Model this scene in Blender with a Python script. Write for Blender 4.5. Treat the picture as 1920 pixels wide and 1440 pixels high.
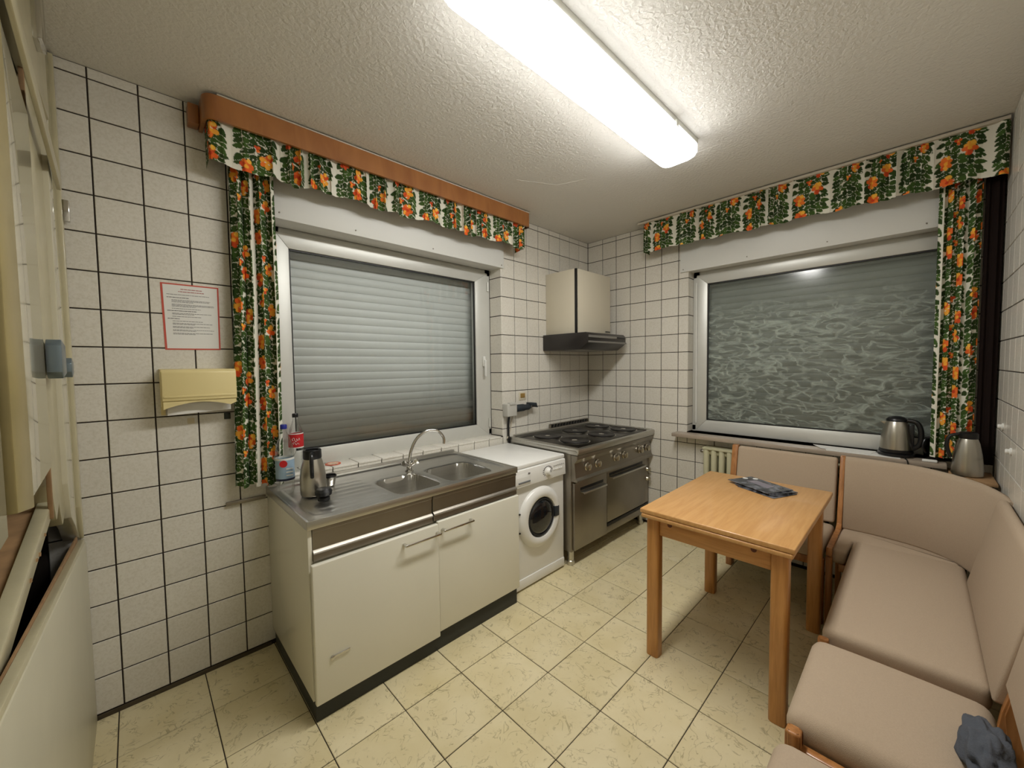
import bpy, bmesh, math, random
import numpy as np
from mathutils import Vector, Matrix
for o in list(bpy.data.objects): bpy.data.objects.remove(o, do_unlink=True)
S = bpy.context.scene
COL = S.collection
random.seed(7)
PI = math.pi
# ------------------------------------------------------------------ camera
CY, CP, CR = .8038, -.0466, -.0124
f_ = Vector((math.cos(CP)*math.cos(CY), math.cos(CP)*math.sin(CY), math.sin(CP)))
r_ = Vector((math.sin(CY), -math.cos(CY), 0)); u_ = r_.cross(f_)
r2 = r_*math.cos(CR)+u_*math.sin(CR); u2 = -r_*math.sin(CR)+u_*math.cos(CR)
cam = bpy.data.cameras.new('camera'); co = bpy.data.objects.new('camera', cam); COL.objects.link(co)
m3 = Matrix((r2, u2, -f_)).transposed()
co.matrix_world = Matrix.Translation((-3.2652, -2.2888, 1.4222)) @ m3.to_4x4()
cam.sensor_width = 36; cam.lens = 734.7/1920*36; cam.clip_start = .02
S.camera = co
# ------------------------------------------------------------------ world, light, exposure
W = bpy.data.worlds.new('world'); S.world = W; W.use_nodes = True
W.node_tree.nodes['Background'].inputs[0].default_value = (.02, .022, .03, 1)
W.node_tree.nodes['Background'].inputs[1].default_value = .3
S.view_settings.view_transform = 'Standard'; S.view_settings.look = 'None'
S.view_settings.gamma = 1; S.view_settings.use_curve_mapping = False
S.view_settings.exposure = 0.42
LAMP = 27.0
# ------------------------------------------------------------------ helpers
def lin(c):
    return tuple(((v/255)/12.92 if v/255 <= .04045 else ((v/255+.055)/1.055)**2.4) for v in c)
MATS = {}
def nt(name):
    m = bpy.data.materials.new(name); m.use_nodes = True; MATS[name] = m
    n = m.node_tree; return m, n, n.nodes['Principled BSDF']
def mat(name, rgb, rough=.5, metal=0, bump=0, bscale=200, var=0, vscale=6, rnd=0, stretch=None, coat=0, spec=None, trans=0):
    m, n, b = nt(name); N, L = n.nodes, n.links
    c = lin(rgb) + (1,)
    b.inputs['Base Color'].default_value = c; b.inputs['Roughness'].default_value = rough
    b.inputs['Metallic'].default_value = metal; b.inputs['Coat Weight'].default_value = coat
    if spec is not None: b.inputs['Specular IOR Level'].default_value = spec
    if trans: b.inputs['Transmission Weight'].default_value = trans
    tc = N.new('ShaderNodeTexCoord'); mp = N.new('ShaderNodeMapping'); L.new(tc.outputs['Object'], mp.inputs[0])
    if stretch: mp.inputs['Scale'].default_value = stretch
    last = None
    if var:
        x = N.new('ShaderNodeTexNoise'); x.inputs['Scale'].default_value = vscale; x.inputs['Detail'].default_value = 5
        L.new(mp.outputs[0], x.inputs['Vector'])
        mr = N.new('ShaderNodeMapRange'); mr.inputs[1].default_value = .3; mr.inputs[2].default_value = .7
        mr.inputs[3].default_value = 1-var; mr.inputs[4].default_value = 1+var
        L.new(x.outputs['Fac'], mr.inputs[0]); last = mr.outputs[0]
    if rnd:
        oi = N.new('ShaderNodeObjectInfo'); mr = N.new('ShaderNodeMapRange')
        mr.inputs[3].default_value = 1-rnd; mr.inputs[4].default_value = 1+rnd
        L.new(oi.outputs['Random'], mr.inputs[0])
        if last is not None:
            mm = N.new('ShaderNodeMath'); mm.operation = 'MULTIPLY'; L.new(last, mm.inputs[0]); L.new(mr.outputs[0], mm.inputs[1]); last = mm.outputs[0]
        else: last = mr.outputs[0]
    if last is not None:
        v = N.new('ShaderNodeVectorMath'); v.operation = 'SCALE'; v.inputs[0].default_value = c[:3]
        L.new(last, v.inputs['Scale']); L.new(v.outputs[0], b.inputs['Base Color'])
    if bump:
        x = N.new('ShaderNodeTexNoise'); x.inputs['Scale'].default_value = bscale; x.inputs['Detail'].default_value = 3
        L.new(mp.outputs[0], x.inputs['Vector'])
        bp = N.new('ShaderNodeBump'); bp.inputs['Strength'].default_value = bump; bp.inputs['Distance'].default_value = .002
        L.new(x.outputs['Fac'], bp.inputs['Height']); L.new(bp.outputs[0], b.inputs['Normal'])
    return m
M = {}
M['grout'] = mat('grout_dark', (46, 37, 30), .9)
M['plaster'] = mat('plain_plaster', (190, 184, 168), .85, bump=.3)
M['white_enamel'] = mat('white_enamel', (224, 221, 206), .25, var=.02, vscale=3)
M['cab_side'] = mat('cabinet_side_white', (222, 218, 200), .22)
M['washer_white'] = mat('washer_white', (232, 231, 226), .28)
M['steel'] = mat('brushed_steel', (198, 196, 190), .32, 1, bump=.05, bscale=60, stretch=(1, 40, 40), var=.06, vscale=2)
M['steel_dark'] = mat('dull_steel', (152, 146, 136), .40, 1, var=.12, vscale=3, bump=.05, bscale=50)
M['chrome'] = mat('chrome', (205, 203, 198), .12, 1)
M['black_plastic'] = mat('black_plastic', (16, 17, 19), .35)
M['rubber'] = mat('black_rubber', (20, 20, 20), .7)
M['plinth'] = mat('dark_green_plinth', (44, 46, 42), .6, var=.15)
M['iron'] = mat('cast_iron_plate', (40, 38, 37), .42, .6, var=.2, vscale=12)
M['alu'] = mat('aluminium_frame', (208, 208, 202), .42, .35, var=.03)
M['gasket'] = mat('black_gasket', (18, 18, 18), .5)
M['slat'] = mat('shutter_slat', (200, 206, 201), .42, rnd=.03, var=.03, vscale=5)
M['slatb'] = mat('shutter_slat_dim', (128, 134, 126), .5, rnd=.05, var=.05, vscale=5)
M['box_white'] = mat('white_shutter_box', (219, 219, 214), .45)
M['hood_white'] = mat('hood_cupboard_cream', (208, 200, 180), .45, bump=.05)
M['hood_black'] = mat('hood_dark_brown', (38, 34, 32), .35)
M['hood_grey'] = mat('hood_grey_strip', (142, 139, 134), .35, .6)
M['yellow'] = mat('yellow_plastic', (222, 206, 150), .4, bump=.03)
M['paper'] = mat('paper', (226, 225, 220), .8)
M['paper_towel'] = mat('paper_towel', (205, 200, 188), .9)
M['red'] = mat('red_border', (196, 88, 74), .8)
M['ink'] = mat('ink', (96, 92, 92), .8)
M['ink_red'] = mat('ink_red', (160, 70, 66), .8)
M['cream_paint'] = mat('old_cream_paint', (192, 184, 152), .3, var=.08, vscale=9, bump=.4, bscale=40, coat=.2)
M['cream_gloss'] = mat('glossy_cream_panel', (200, 194, 170), .12, var=.03, vscale=4, coat=.6)
M['olive_paint'] = mat('aged_olive_paint', (158, 144, 98), .35, var=.07, vscale=8)
M['raw_wood'] = mat('raw_edge_wood', (150, 118, 82), .8, var=.2, vscale=20)
M['panel_paint'] = mat('panel_cream_paint', (200, 195, 172), .4, var=.03, vscale=6)
M['void'] = mat('dark_void', (10, 12, 22), .9)  # near-black paint on wall_left stands in for the dark depth behind the hatch gap
M['marble'] = mat('marble_sill', (168, 154, 138), .25, var=.12, vscale=14, stretch=(1, .4, 1))
M['brown_cloth'] = mat('dark_brown_cloth', (34, 17, 10), .9, bump=.3, bscale=300)
M['grey_patch'] = mat('grey_band', (70, 66, 66), .7)
M['radiator'] = mat('radiator_cream', (196, 192, 160), .5, var=.06)
M['upholstery'] = mat('beige_upholstery', (182, 163, 141), .95, bump=.5, bscale=700, var=.035, vscale=250, stretch=(1, 1, 1), spec=.2)
M['socket_grey'] = mat('socket_grey', (188, 186, 178), .45)
M['plug_black'] = mat('plug_dark', (40, 46, 52), .5)
M['cable_beige'] = mat('cable_beige', (190, 180, 160), .5)
M['blue_cap'] = mat('blue_cap', (30, 40, 140), .4)
M['red_label'] = mat('red_label', (190, 24, 30), .5)
M['white_print'] = mat('white_print', (225, 225, 220), .6)
M['blue_label'] = mat('pale_blue_label', (150, 175, 195), .5, var=.06, vscale=30)
M['navy'] = mat('navy_print', (25, 32, 60), .5)
M['orange_print'] = mat('orange_print', (196, 92, 62), .5, var=.3, vscale=60)
M['brown_tile'] = mat('ochre_switch', (150, 120, 62), .5)
M['dark_switch'] = mat('dark_switch', (40, 46, 36), .5)
M['jacket'] = mat('grey_blue_cloth', (78, 82, 90), .95, bump=.6, bscale=300, var=.1, vscale=10)
M['pvc'] = mat('lamp_body_white', (222, 222, 212), .4)
M['track'] = mat('track_white', (200, 192, 176), .5)

def wood_mat(name, c1, c2, scale=(1, 14, 14), rough=.35):
    m, n, b = nt(name); N, L = n.nodes, n.links
    tc = N.new('ShaderNodeTexCoord'); mp = N.new('ShaderNodeMapping'); mp.inputs['Scale'].default_value = scale
    L.new(tc.outputs['Object'], mp.inputs[0])
    x = N.new('ShaderNodeTexNoise'); x.inputs['Scale'].default_value = 5; x.inputs['Detail'].default_value = 6; x.inputs['Distortion'].default_value = .6
    L.new(mp.outputs[0], x.inputs['Vector'])
    r = N.new('ShaderNodeValToRGB'); r.color_ramp.elements[0].position = .35; r.color_ramp.elements[1].position = .65
    r.color_ramp.elements[0].color = lin(c1)+(1,); r.color_ramp.elements[1].color = lin(c2)+(1,)
    L.new(x.outputs['Fac'], r.inputs[0]); L.new(r.outputs[0], b.inputs['Base Color'])
    b.inputs['Roughness'].default_value = rough; b.inputs['Coat Weight'].default_value = .15
    return m
M['beech_top'] = wood_mat('beech_table_top', (196, 146, 88), (208, 160, 102), (1, 12, 12), .38)
M['beech_v'] = wood_mat('beech_leg', (176, 122, 64), (198, 142, 80), (12, 12, 1), .32)
M['beech_y'] = wood_mat('beech_rail', (182, 128, 70), (202, 148, 88), (12, 1, 12), .32)
M['bench_wood'] = wood_mat('bench_wood', (150, 98, 52), (182, 126, 74), (10, 10, 1.5), .3)
M['pelmet'] = wood_mat('pelmet_veneer', (146, 92, 48), (166, 110, 60), (2.2, 6, .6), .35)

def tile_mat():
    m, n, b = nt('white_speckled_tile'); N, L = n.nodes, n.links
    tc = N.new('ShaderNodeTexCoord'); oi = N.new('ShaderNodeObjectInfo')
    ad = N.new('ShaderNodeVectorMath'); ad.operation = 'ADD'
    L.new(tc.outputs['Object'], ad.inputs[0]); L.new(oi.outputs['Location'], ad.inputs[1])
    x = N.new('ShaderNodeTexNoise'); x.inputs['Scale'].default_value = 95; x.inputs['Detail'].default_value = 6; x.inputs['Roughness'].default_value = .75
    L.new(ad.outputs[0], x.inputs['Vector'])
    r = N.new('ShaderNodeValToRGB'); r.color_ramp.elements[0].position = .36; r.color_ramp.elements[1].position = .56
    r.color_ramp.elements[0].color = lin((209, 204, 191))+(1,); r.color_ramp.elements[1].color = lin((221, 217, 207))+(1,)
    L.new(x.outputs['Fac'], r.inputs[0])
    mr = N.new('ShaderNodeMapRange'); mr.inputs[3].default_value = .95; mr.inputs[4].default_value = 1.02
    L.new(oi.outputs['Random'], mr.inputs[0])
    v = N.new('ShaderNodeVectorMath'); v.operation = 'SCALE'; L.new(r.outputs[0], v.inputs[0]); L.new(mr.outputs[0], v.inputs['Scale'])
    L.new(v.outputs[0], b.inputs['Base Color']); b.inputs['Roughness'].default_value = .27
    w = N.new('ShaderNodeTexNoise'); w.inputs['Scale'].default_value = 14; w.inputs['Detail'].default_value = 2
    L.new(ad.outputs[0], w.inputs['Vector'])
    bp = N.new('ShaderNodeBump'); bp.inputs['Strength'].default_value = .25; bp.inputs['Distance'].default_value = .003
    L.new(w.outputs['Fac'], bp.inputs['Height']); L.new(bp.outputs[0], b.inputs['Normal'])
    return m
M['tile'] = tile_mat()

def floor_mat():
    m, n, b = nt('cream_marbled_floor_tile'); N, L = n.nodes, n.links
    tc = N.new('ShaderNodeTexCoord'); oi = N.new('ShaderNodeObjectInfo')
    ad = N.new('ShaderNodeVectorMath'); ad.operation = 'MULTIPLY_ADD'; ad.inputs[1].default_value = (1, 1, 1)
    L.new(tc.outputs['Object'], ad.inputs[0])
    sc = N.new('ShaderNodeVectorMath'); sc.operation = 'SCALE'; sc.inputs['Scale'].default_value = 7.3
    L.new(oi.outputs['Location'], sc.inputs[0]); L.new(sc.outputs[0], ad.inputs[2])
    def noise(s, d, dist=0):
        x = N.new('ShaderNodeTexNoise'); x.inputs['Scale'].default_value = s; x.inputs['Detail'].default_value = d; x.inputs['Distortion'].default_value = dist
        L.new(ad.outputs[0], x.inputs['Vector']); return x.outputs['Fac']
    def math_(op, a, bb=None, v=None):
        x = N.new('ShaderNodeMath'); x.operation = op; L.new(a, x.inputs[0])
        if bb is not None: L.new(bb, x.inputs[1])
        elif v is not None: x.inputs[1].default_value = v
        return x.outputs[0]
    # ridged flecks: thin veins of warped noise, present only in patches
    a = noise(13, 3, 1.6); a = math_('SUBTRACT', a, v=.5); a = math_('ABSOLUTE', a)
    rg = N.new('ShaderNodeMapRange'); rg.inputs[1].default_value = .0; rg.inputs[2].default_value = .028; rg.inputs[3].default_value = 1; rg.inputs[4].default_value = 0
    L.new(a, rg.inputs[0])
    p = noise(16, 2); pm = N.new('ShaderNodeMapRange'); pm.inputs[1].default_value = .46; pm.inputs[2].default_value = .56
    L.new(p, pm.inputs[0]); vein = math_('MULTIPLY', rg.outputs[0], pm.outputs[0])
    q = noise(55, 3, .8); qm = N.new('ShaderNodeMapRange'); qm.inputs[1].default_value = .66; qm.inputs[2].default_value = .74
    L.new(q, qm.inputs[0]); fl = math_('MAXIMUM', vein, qm.outputs[0]); fl = math_('MULTIPLY', fl, v=.58)
    mx = N.new('ShaderNodeMix'); mx.data_type = 'RGBA'; L.new(fl, mx.inputs[0])
    g = noise(5, 4); r = N.new('ShaderNodeValToRGB'); r.color_ramp.elements[0].position = .3; r.color_ramp.elements[1].position = .7
    r.color_ramp.elements[0].color = lin((216, 202, 158))+(1,); r.color_ramp.elements[1].color = lin((229, 217, 180))+(1,)
    L.new(g, r.inputs[0]); L.new(r.outputs[0], mx.inputs[6]); mx.inputs[7].default_value = lin((138, 124, 82))+(1,)
    mr = N.new('ShaderNodeMapRange'); mr.inputs[3].default_value = .95; mr.inputs[4].default_value = 1.03
    L.new(oi.outputs['Random'], mr.inputs[0])
    v = N.new('ShaderNodeVectorMath'); v.operation = 'SCALE'; L.new(mx.outputs[2], v.inputs[0]); L.new(mr.outputs[0], v.inputs['Scale'])
    L.new(v.outputs[0], b.inputs['Base Color']); b.inputs['Roughness'].default_value = .42
    return m
M['floor'] = floor_mat()

def ceiling_mat():
    m, n, b = nt('rough_cast_ceiling'); N, L = n.nodes, n.links
    b.inputs['Base Color'].default_value = lin((222, 219, 212))+(1,); b.inputs['Roughness'].default_value = .8
    tc = N.new('ShaderNodeTexCoord')
    x = N.new('ShaderNodeTexNoise'); x.inputs['Scale'].default_value = 62; x.inputs['Detail'].default_value = 3; x.inputs['Distortion'].default_value = .5
    L.new(tc.outputs['Object'], x.inputs['Vector'])
    bp = N.new('ShaderNodeBump'); bp.inputs['Strength'].default_value = .75; bp.inputs['Distance'].default_value = .006
    L.new(x.outputs['Fac'], bp.inputs['Height']); L.new(bp.outputs[0], b.inputs['Normal'])
    return m
M['ceiling'] = ceiling_mat()

def emis_mat(name, col, s):
    m, n, b = nt(name); b.inputs['Base Color'].default_value = (.8, .8, .78, 1)
    b.inputs['Emission Color'].default_value = col+(1,); b.inputs['Emission Strength'].default_value = s
    return m
M['diffuser'] = emis_mat('lamp_diffuser', (1.0, .985, .945), LAMP)
M['diff_side'] = emis_mat('lamp_diffuser_side', (.97, .98, 1.0), LAMP*.13)

def pane_mat(name, streaked=False, tint=(1, 1, 1)):
    m = bpy.data.materials.new(name); m.use_nodes = True; n = m.node_tree; N, L = n.nodes, n.links; N.clear()
    out = N.new('ShaderNodeOutputMaterial'); t = N.new('ShaderNodeBsdfTransparent'); t.inputs[0].default_value = tint+(1,)
    g = N.new('ShaderNodeBsdfGlossy'); g.inputs['Roughness'].default_value = .12 if streaked else .04
    fr = N.new('ShaderNodeFresnel'); fr.inputs[0].default_value = 1.5
    mx = N.new('ShaderNodeMixShader'); fm = N.new('ShaderNodeMath'); fm.operation = 'MULTIPLY'; fm.inputs[1].default_value = .45 if name == 'clear_plastic' else 1; L.new(fr.outputs[0], fm.inputs[0]); L.new(fm.outputs[0], mx.inputs[0]); L.new(t.outputs[0], mx.inputs[1]); L.new(g.outputs[0], mx.inputs[2])
    if streaked:
        tc = N.new('ShaderNodeTexCoord')
        def ridge(rot, s, dist, w):
            mp = N.new('ShaderNodeMapping'); mp.inputs['Rotation'].default_value = (rot, 0, 0); mp.inputs['Scale'].default_value = (1, 1, 2.6)
            L.new(tc.outputs['Object'], mp.inputs[0])
            x = N.new('ShaderNodeTexNoise'); x.inputs['Scale'].default_value = s; x.inputs['Detail'].default_value = 1.5; x.inputs['Distortion'].default_value = dist
            L.new(mp.outputs[0], x.inputs['Vector'])
            a = N.new('ShaderNodeMath'); a.operation = 'SUBTRACT'; L.new(x.outputs['Fac'], a.inputs[0]); a.inputs[1].default_value = .5
            bb = N.new('ShaderNodeMath'); bb.operation = 'ABSOLUTE'; L.new(a.outputs[0], bb.inputs[0])
            r = N.new('ShaderNodeMapRange'); r.inputs[1].default_value = 0; r.inputs[2].default_value = w; r.inputs[3].default_value = 1; r.inputs[4].default_value = 0
            L.new(bb.outputs[0], r.inputs[0]); return r.outputs[0]
        r1 = ridge(.55, 4.5, .7, .045); r2_ = ridge(-.7, 6, .8, .04); r3 = ridge(.05, 6, .4, .035)
        pm = N.new('ShaderNodeTexNoise'); pm.inputs['Scale'].default_value = 9; L.new(tc.outputs['Object'], pm.inputs['Vector'])
        pr = N.new('ShaderNodeMapRange'); pr.inputs[1].default_value = .42; pr.inputs[2].default_value = .58; L.new(pm.outputs['Fac'], pr.inputs[0])
        a = N.new('ShaderNodeMix'); L.new(pr.outputs[0], a.inputs[0]); L.new(r1, a.inputs[2]); L.new(r2_, a.inputs[3])
        c = N.new('ShaderNodeMath'); c.operation = 'MAXIMUM'; L.new(a.outputs[0], c.inputs[0])
        c3 = N.new('ShaderNodeMath'); c3.operation = 'MULTIPLY'; L.new(r3, c3.inputs[0]); c3.inputs[1].default_value = .6; L.new(c3.outputs[0], c.inputs[1])
        # pale streaks mixed in as diffuse colour; they fade out in the top fifth of the pane
        sx = N.new('ShaderNodeSeparateXYZ'); L.new(tc.outputs['Object'], sx.inputs[0])
        h = N.new('ShaderNodeMapRange'); h.inputs[1].default_value = .78; h.inputs[2].default_value = .98; h.inputs[3].default_value = 1; h.inputs[4].default_value = .0
        L.new(sx.outputs[2], h.inputs[0])
        d = N.new('ShaderNodeMath'); d.operation = 'MULTIPLY'; L.new(c.outputs[0], d.inputs[0]); L.new(h.outputs[0], d.inputs[1])
        e = N.new('ShaderNodeMath'); e.operation = 'MULTIPLY_ADD'; L.new(d.outputs[0], e.inputs[0]); e.inputs[1].default_value = .46; e.inputs[2].default_value = .10
        df = N.new('ShaderNodeBsdfDiffuse'); df.inputs[0].default_value = lin((190, 200, 190))+(1,)
        m2 = N.new('ShaderNodeMixShader'); L.new(e.outputs[0], m2.inputs[0]); L.new(mx.outputs[0], m2.inputs[1]); L.new(df.outputs[0], m2.inputs[2])
        L.new(m2.outputs[0], out.inputs[0])
    else: L.new(mx.outputs[0], out.inputs[0])
    return m
M['glass'] = pane_mat('clear_glass'); M['glass_streaked'] = pane_mat('streaked_glass', True)
M['pet'] = pane_mat('clear_plastic', tint=(.965, .975, .97))
M['smoke'] = pane_mat('dark_glass', tint=(.16, .17, .16))
M['door_glass'] = mat('washer_door_glass', (22, 24, 27), .06, coat=.5)

# geometry helpers ---------------------------------------------------
def tag(o, label=None, cat=None, group=None, kind=None):
    if label: o['label'] = label
    if cat: o['category'] = cat
    if group: o['group'] = group
    if kind: o['kind'] = kind
    return o
def wloc(o):
    v = Vector((0, 0, 0))
    while o: v += o.location; o = o.parent
    return v
def thing(name, loc, label=None, cat=None, group=None, kind=None):
    o = bpy.data.objects.new(name, None); o.empty_display_size = .05; COL.objects.link(o); o.location = loc
    return tag(o, label, cat, group, kind)
def link(name, me, parent=None, loc=None):
    o = bpy.data.objects.new(name, me); COL.objects.link(o)
    if parent: o.parent = parent
    if loc is not None: o.location = loc
    return o
def obj(name, bm, m, parent=None, smooth=True, ang=40, origin=None):
    """bm in world coordinates; origin gives the object's own origin in the world"""
    bmesh.ops.recalc_face_normals(bm, faces=bm.faces)
    if smooth:
        for f in bm.faces: f.smooth = True
        for e in bm.edges:
            if len(e.link_faces) == 2 and e.calc_face_angle(0) > math.radians(ang): e.smooth = False
    pw = wloc(parent) if parent else Vector((0, 0, 0))
    if origin is None:
        if parent: origin = pw
        else:
            vs = [v.co for v in bm.verts]
            origin = Vector(((min(v.x for v in vs)+max(v.x for v in vs))/2, (min(v.y for v in vs)+max(v.y for v in vs))/2, min(v.z for v in vs)))
    origin = Vector(origin)
    bmesh.ops.translate(bm, verts=bm.verts, vec=-origin)
    me = bpy.data.meshes.new(name); bm.to_mesh(me); bm.free()
    me.materials.append(M[m] if isinstance(m, str) else m)
    return link(name, me, parent, origin-pw)
def new(): return bmesh.new()
def bevel(bm, w, seg=2, geom=None):
    bmesh.ops.bevel(bm, geom=geom or list(bm.edges), offset=w, segments=seg, profile=.5, affect='EDGES')
def add_box(bm, lo, hi, bev=0, seg=2):
    lo = Vector(lo); hi = Vector(hi); t = bmesh.new()
    bmesh.ops.create_cube(t, size=1, matrix=Matrix.Translation((lo+hi)/2) @ Matrix.Diagonal((*(hi-lo), 1)))
    if bev: bevel(t, bev, seg)
    me = bpy.data.meshes.new('t'); t.to_mesh(me); t.free(); bm.from_mesh(me); bpy.data.meshes.remove(me); return bm
def box(lo, hi, bev=.002, seg=2): return add_box(new(), lo, hi, bev, seg)
def add_prism(bm, pts, axis, a, b, bev=0, seg=2):
    """pts: 2D outline; axis x: (y,z), y: (x,z), z: (x,y)"""
    t = bmesh.new(); f = {'x': lambda p, q: (q, p[0], p[1]), 'y': lambda p, q: (p[0], q, p[1]), 'z': lambda p, q: (p[0], p[1], q)}[axis]
    A = [t.verts.new(f(p, a)) for p in pts]; B = [t.verts.new(f(p, b)) for p in pts]; n = len(pts)
    t.faces.new(A); t.faces.new(B[::-1])
    for i in range(n): t.faces.new((A[i], A[(i+1) % n], B[(i+1) % n], B[i]))
    bmesh.ops.recalc_face_normals(t, faces=t.faces)
    if bev: bevel(t, bev, seg)
    me = bpy.data.meshes.new('t'); t.to_mesh(me); t.free(); bm.from_mesh(me); bpy.data.meshes.remove(me); return bm
def prism(*a, **k): return add_prism(new(), *a, **k)
def frame_axes(d):
    d = Vector(d).normalized(); h = Vector((0, 0, 1)) if abs(d.z) < .9 else Vector((1, 0, 0))
    a = d.cross(h).normalized(); return a, d.cross(a)
def add_lathe(bm, prof, c=(0, 0, 0), d=(0, 0, 1), n=28, cap=True):
    c = Vector(c); d = Vector(d).normalized(); a, b = frame_axes(d); rings = []
    for r, h in prof:
        rings.append([bm.verts.new(c+d*h+(a*math.cos(2*PI*i/n)+b*math.sin(2*PI*i/n))*max(r, 1e-5)) for i in range(n)])
    for p, q in zip(rings, rings[1:]):
        for i in range(n): bm.faces.new((p[i], p[(i+1) % n], q[(i+1) % n], q[i]))
    if cap: bm.faces.new(rings[0][::-1]); bm.faces.new(rings[-1])
    return bm
def lathe(*a, **k): return add_lathe(new(), *a, **k)
def add_tube(bm, pts, r, n=10, cap=True):
    pts = [Vector(p) for p in pts]; rs = r if isinstance(r, (list, tuple)) else [r]*len(pts); rings = []; prev = None
    for i, p in enumerate(pts):
        d = (pts[min(i+1, len(pts)-1)]-pts[max(i-1, 0)]).normalized()
        if prev is None: a, b = frame_axes(d)
        else: a = (prev-d*prev.dot(d)).normalized(); b = d.cross(a)
        prev = a; rings.append([bm.verts.new(p+(a*math.cos(2*PI*k/n)+b*math.sin(2*PI*k/n))*rs[i]) for k in range(n)])
    for p, q in zip(rings, rings[1:]):
        for i in range(n): bm.faces.new((p[i], p[(i+1) % n], q[(i+1) % n], q[i]))
    if cap: bm.faces.new(rings[0][::-1]); bm.faces.new(rings[-1])
    return bm
def tube(*a, **k): return add_tube(new(), *a, **k)
def smoothpath(pts, k=6):
    pts = [Vector(p) for p in pts]; out = []
    for i in range(len(pts)-1):
        p0, p1, p2, p3 = pts[max(i-1, 0)], pts[i], pts[i+1], pts[min(i+2, len(pts)-1)]
        for j in range(k):
            t = j/k; out.append(.5*((2*p1)+(-p0+p2)*t+(2*p0-5*p1+4*p2-p3)*t*t+(-p0+3*p1-3*p2+p3)*t**3))
    return out+[pts[-1]]
def rrect(cx, cy, hx, hy, r, n=5):
    o = []
    for sx, sy, a0 in ((1, 1, 0), (-1, 1, 90), (-1, -1, 180), (1, -1, 270)):
        for k in range(n+1):
            a = math.radians(a0+90*k/n); o.append((cx+sx*(hx-r)+r*math.cos(a), cy+sy*(hy-r)+r*math.sin(a)))
    return o
def cushion(lo, hi, r=.03, puff=.012, nx=14, ny=10):
    """upholstered block with rounded edges and a softly domed top"""
    bm = box(lo, hi, r, 4); lo = Vector(lo); hi = Vector(hi)
    bmesh.ops.subdivide_edges(bm, edges=[e for e in bm.edges if e.calc_length() > .1], cuts=6, use_grid_fill=True)
    for v in bm.verts:
        if v.co.z > (lo.z+hi.z)/2:
            a = (v.co.x-lo.x)/(hi.x-lo.x); b = (v.co.y-lo.y)/(hi.y-lo.y)
            v.co.z += puff*(max(0, 16*a*(1-a)*b*(1-b)))**.6
    return bm

# ------------------------------------------------------------------ room shell
RX, RY, H = -3.43, -2.58, 2.612
TW, TH, Z0 = .1457, .15, 2.568
WA = (-2.72, -1.165, .857, 2.40)       # window A opening x0,x1,z0,z1
WB = (-2.50, -.975, .857, 2.40)        # window B opening y0,y1,z0,z1
T = .34
def slab_with_hole(axis, a0, a1, lo, hi, hole):
    bm = new()
    for r in ((lo, 0, hole[0], H), (hole[1], 0, hi, H), (hole[0], 0, hole[1], hole[2]), (hole[0], hole[3], hole[1], H)):
        if axis == 'y': add_box(bm, (r[0], a0, r[1]), (r[2], a1, r[3]))
        else: add_box(bm, (a0, r[0], r[1]), (a1, r[2], r[3]))
    return bm
wall_back = tag(obj('wall_back', slab_with_hole('y', .004, T, RX-.5, T, WA), 'grout', smooth=False, origin=(0, 0, 0)), kind='structure')
wall_right = tag(obj('wall_right', slab_with_hole('x', .004, T, RY-T, .003, WB), 'grout', smooth=False, origin=(0, 0, 0)), kind='structure')
wall_front = tag(obj('wall_front', box((RX-.5, RY-T, 0), (T, RY-.004, H), 0), 'grout', smooth=False, origin=(0, 0, 0)), kind='structure')
wall_left = tag(obj('wall_left', box((RX-.5, RY-T, 0), (RX-.30, T, H), 0), 'void', smooth=False, origin=(0, 0, 0)), kind='structure')
floor = tag(obj('floor', box((RX-.5, RY-T, -.2), (T, T, -.003), 0), 'grout', smooth=False, origin=(0, 0, 0)), kind='structure')
ceiling = tag(obj('ceiling', box((RX-.5, RY-T, H), (T, T, H+.15), 0), 'ceiling', smooth=False, origin=(0, 0, 0)), kind='structure')
# outer cover behind the windows (night outside): the shutters close the openings

# tiles
TC = {}
def tile_mesh(w, h, m, t=.007, bv=.0016):
    k = (round(w, 4), round(h, 4), m)
    if k in TC: return TC[k]
    bm = new(); o = [(-w/2, -h/2), (w/2, -h/2), (w/2, h/2), (-w/2, h/2)]; s = [(1, 1), (-1, 1), (-1, -1), (1, -1)]
    A = [bm.verts.new((x, y, -t)) for x, y in o]; B = [bm.verts.new((x, y, -bv)) for x, y in o]
    C = [bm.verts.new((x+a*bv, y+b*bv, 0)) for (x, y), (a, b) in zip(o, s)]
    bm.faces.new(C); bm.faces.new(A[::-1])
    for i in range(4):
        j = (i+1) % 4; bm.faces.new((A[i], A[j], B[j], B[i])); bm.faces.new((B[i], B[j], C[j], C[i]))
    me = bpy.data.meshes.new('tile'); bm.to_mesh(me); bm.free(); me.materials.append(M[m]); TC[k] = me; return me
def split(r, hole):
    x0, y0, x1, y1 = r; a0, b0, a1, b1 = hole
    if x1 <= a0 or x0 >= a1 or y1 <= b0 or y0 >= b1: return [r]
    o = []
    if x0 < a0: o.append((x0, y0, a0, y1))
    if x1 > a1: o.append((a1, y0, x1, y1))
    xa, xb = max(x0, a0), min(x1, a1)
    if y0 < b0: o.append((xa, y0, xb, b0))
    if y1 > b1: o.append((xa, b1, xb, y1))
    return o
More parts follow.
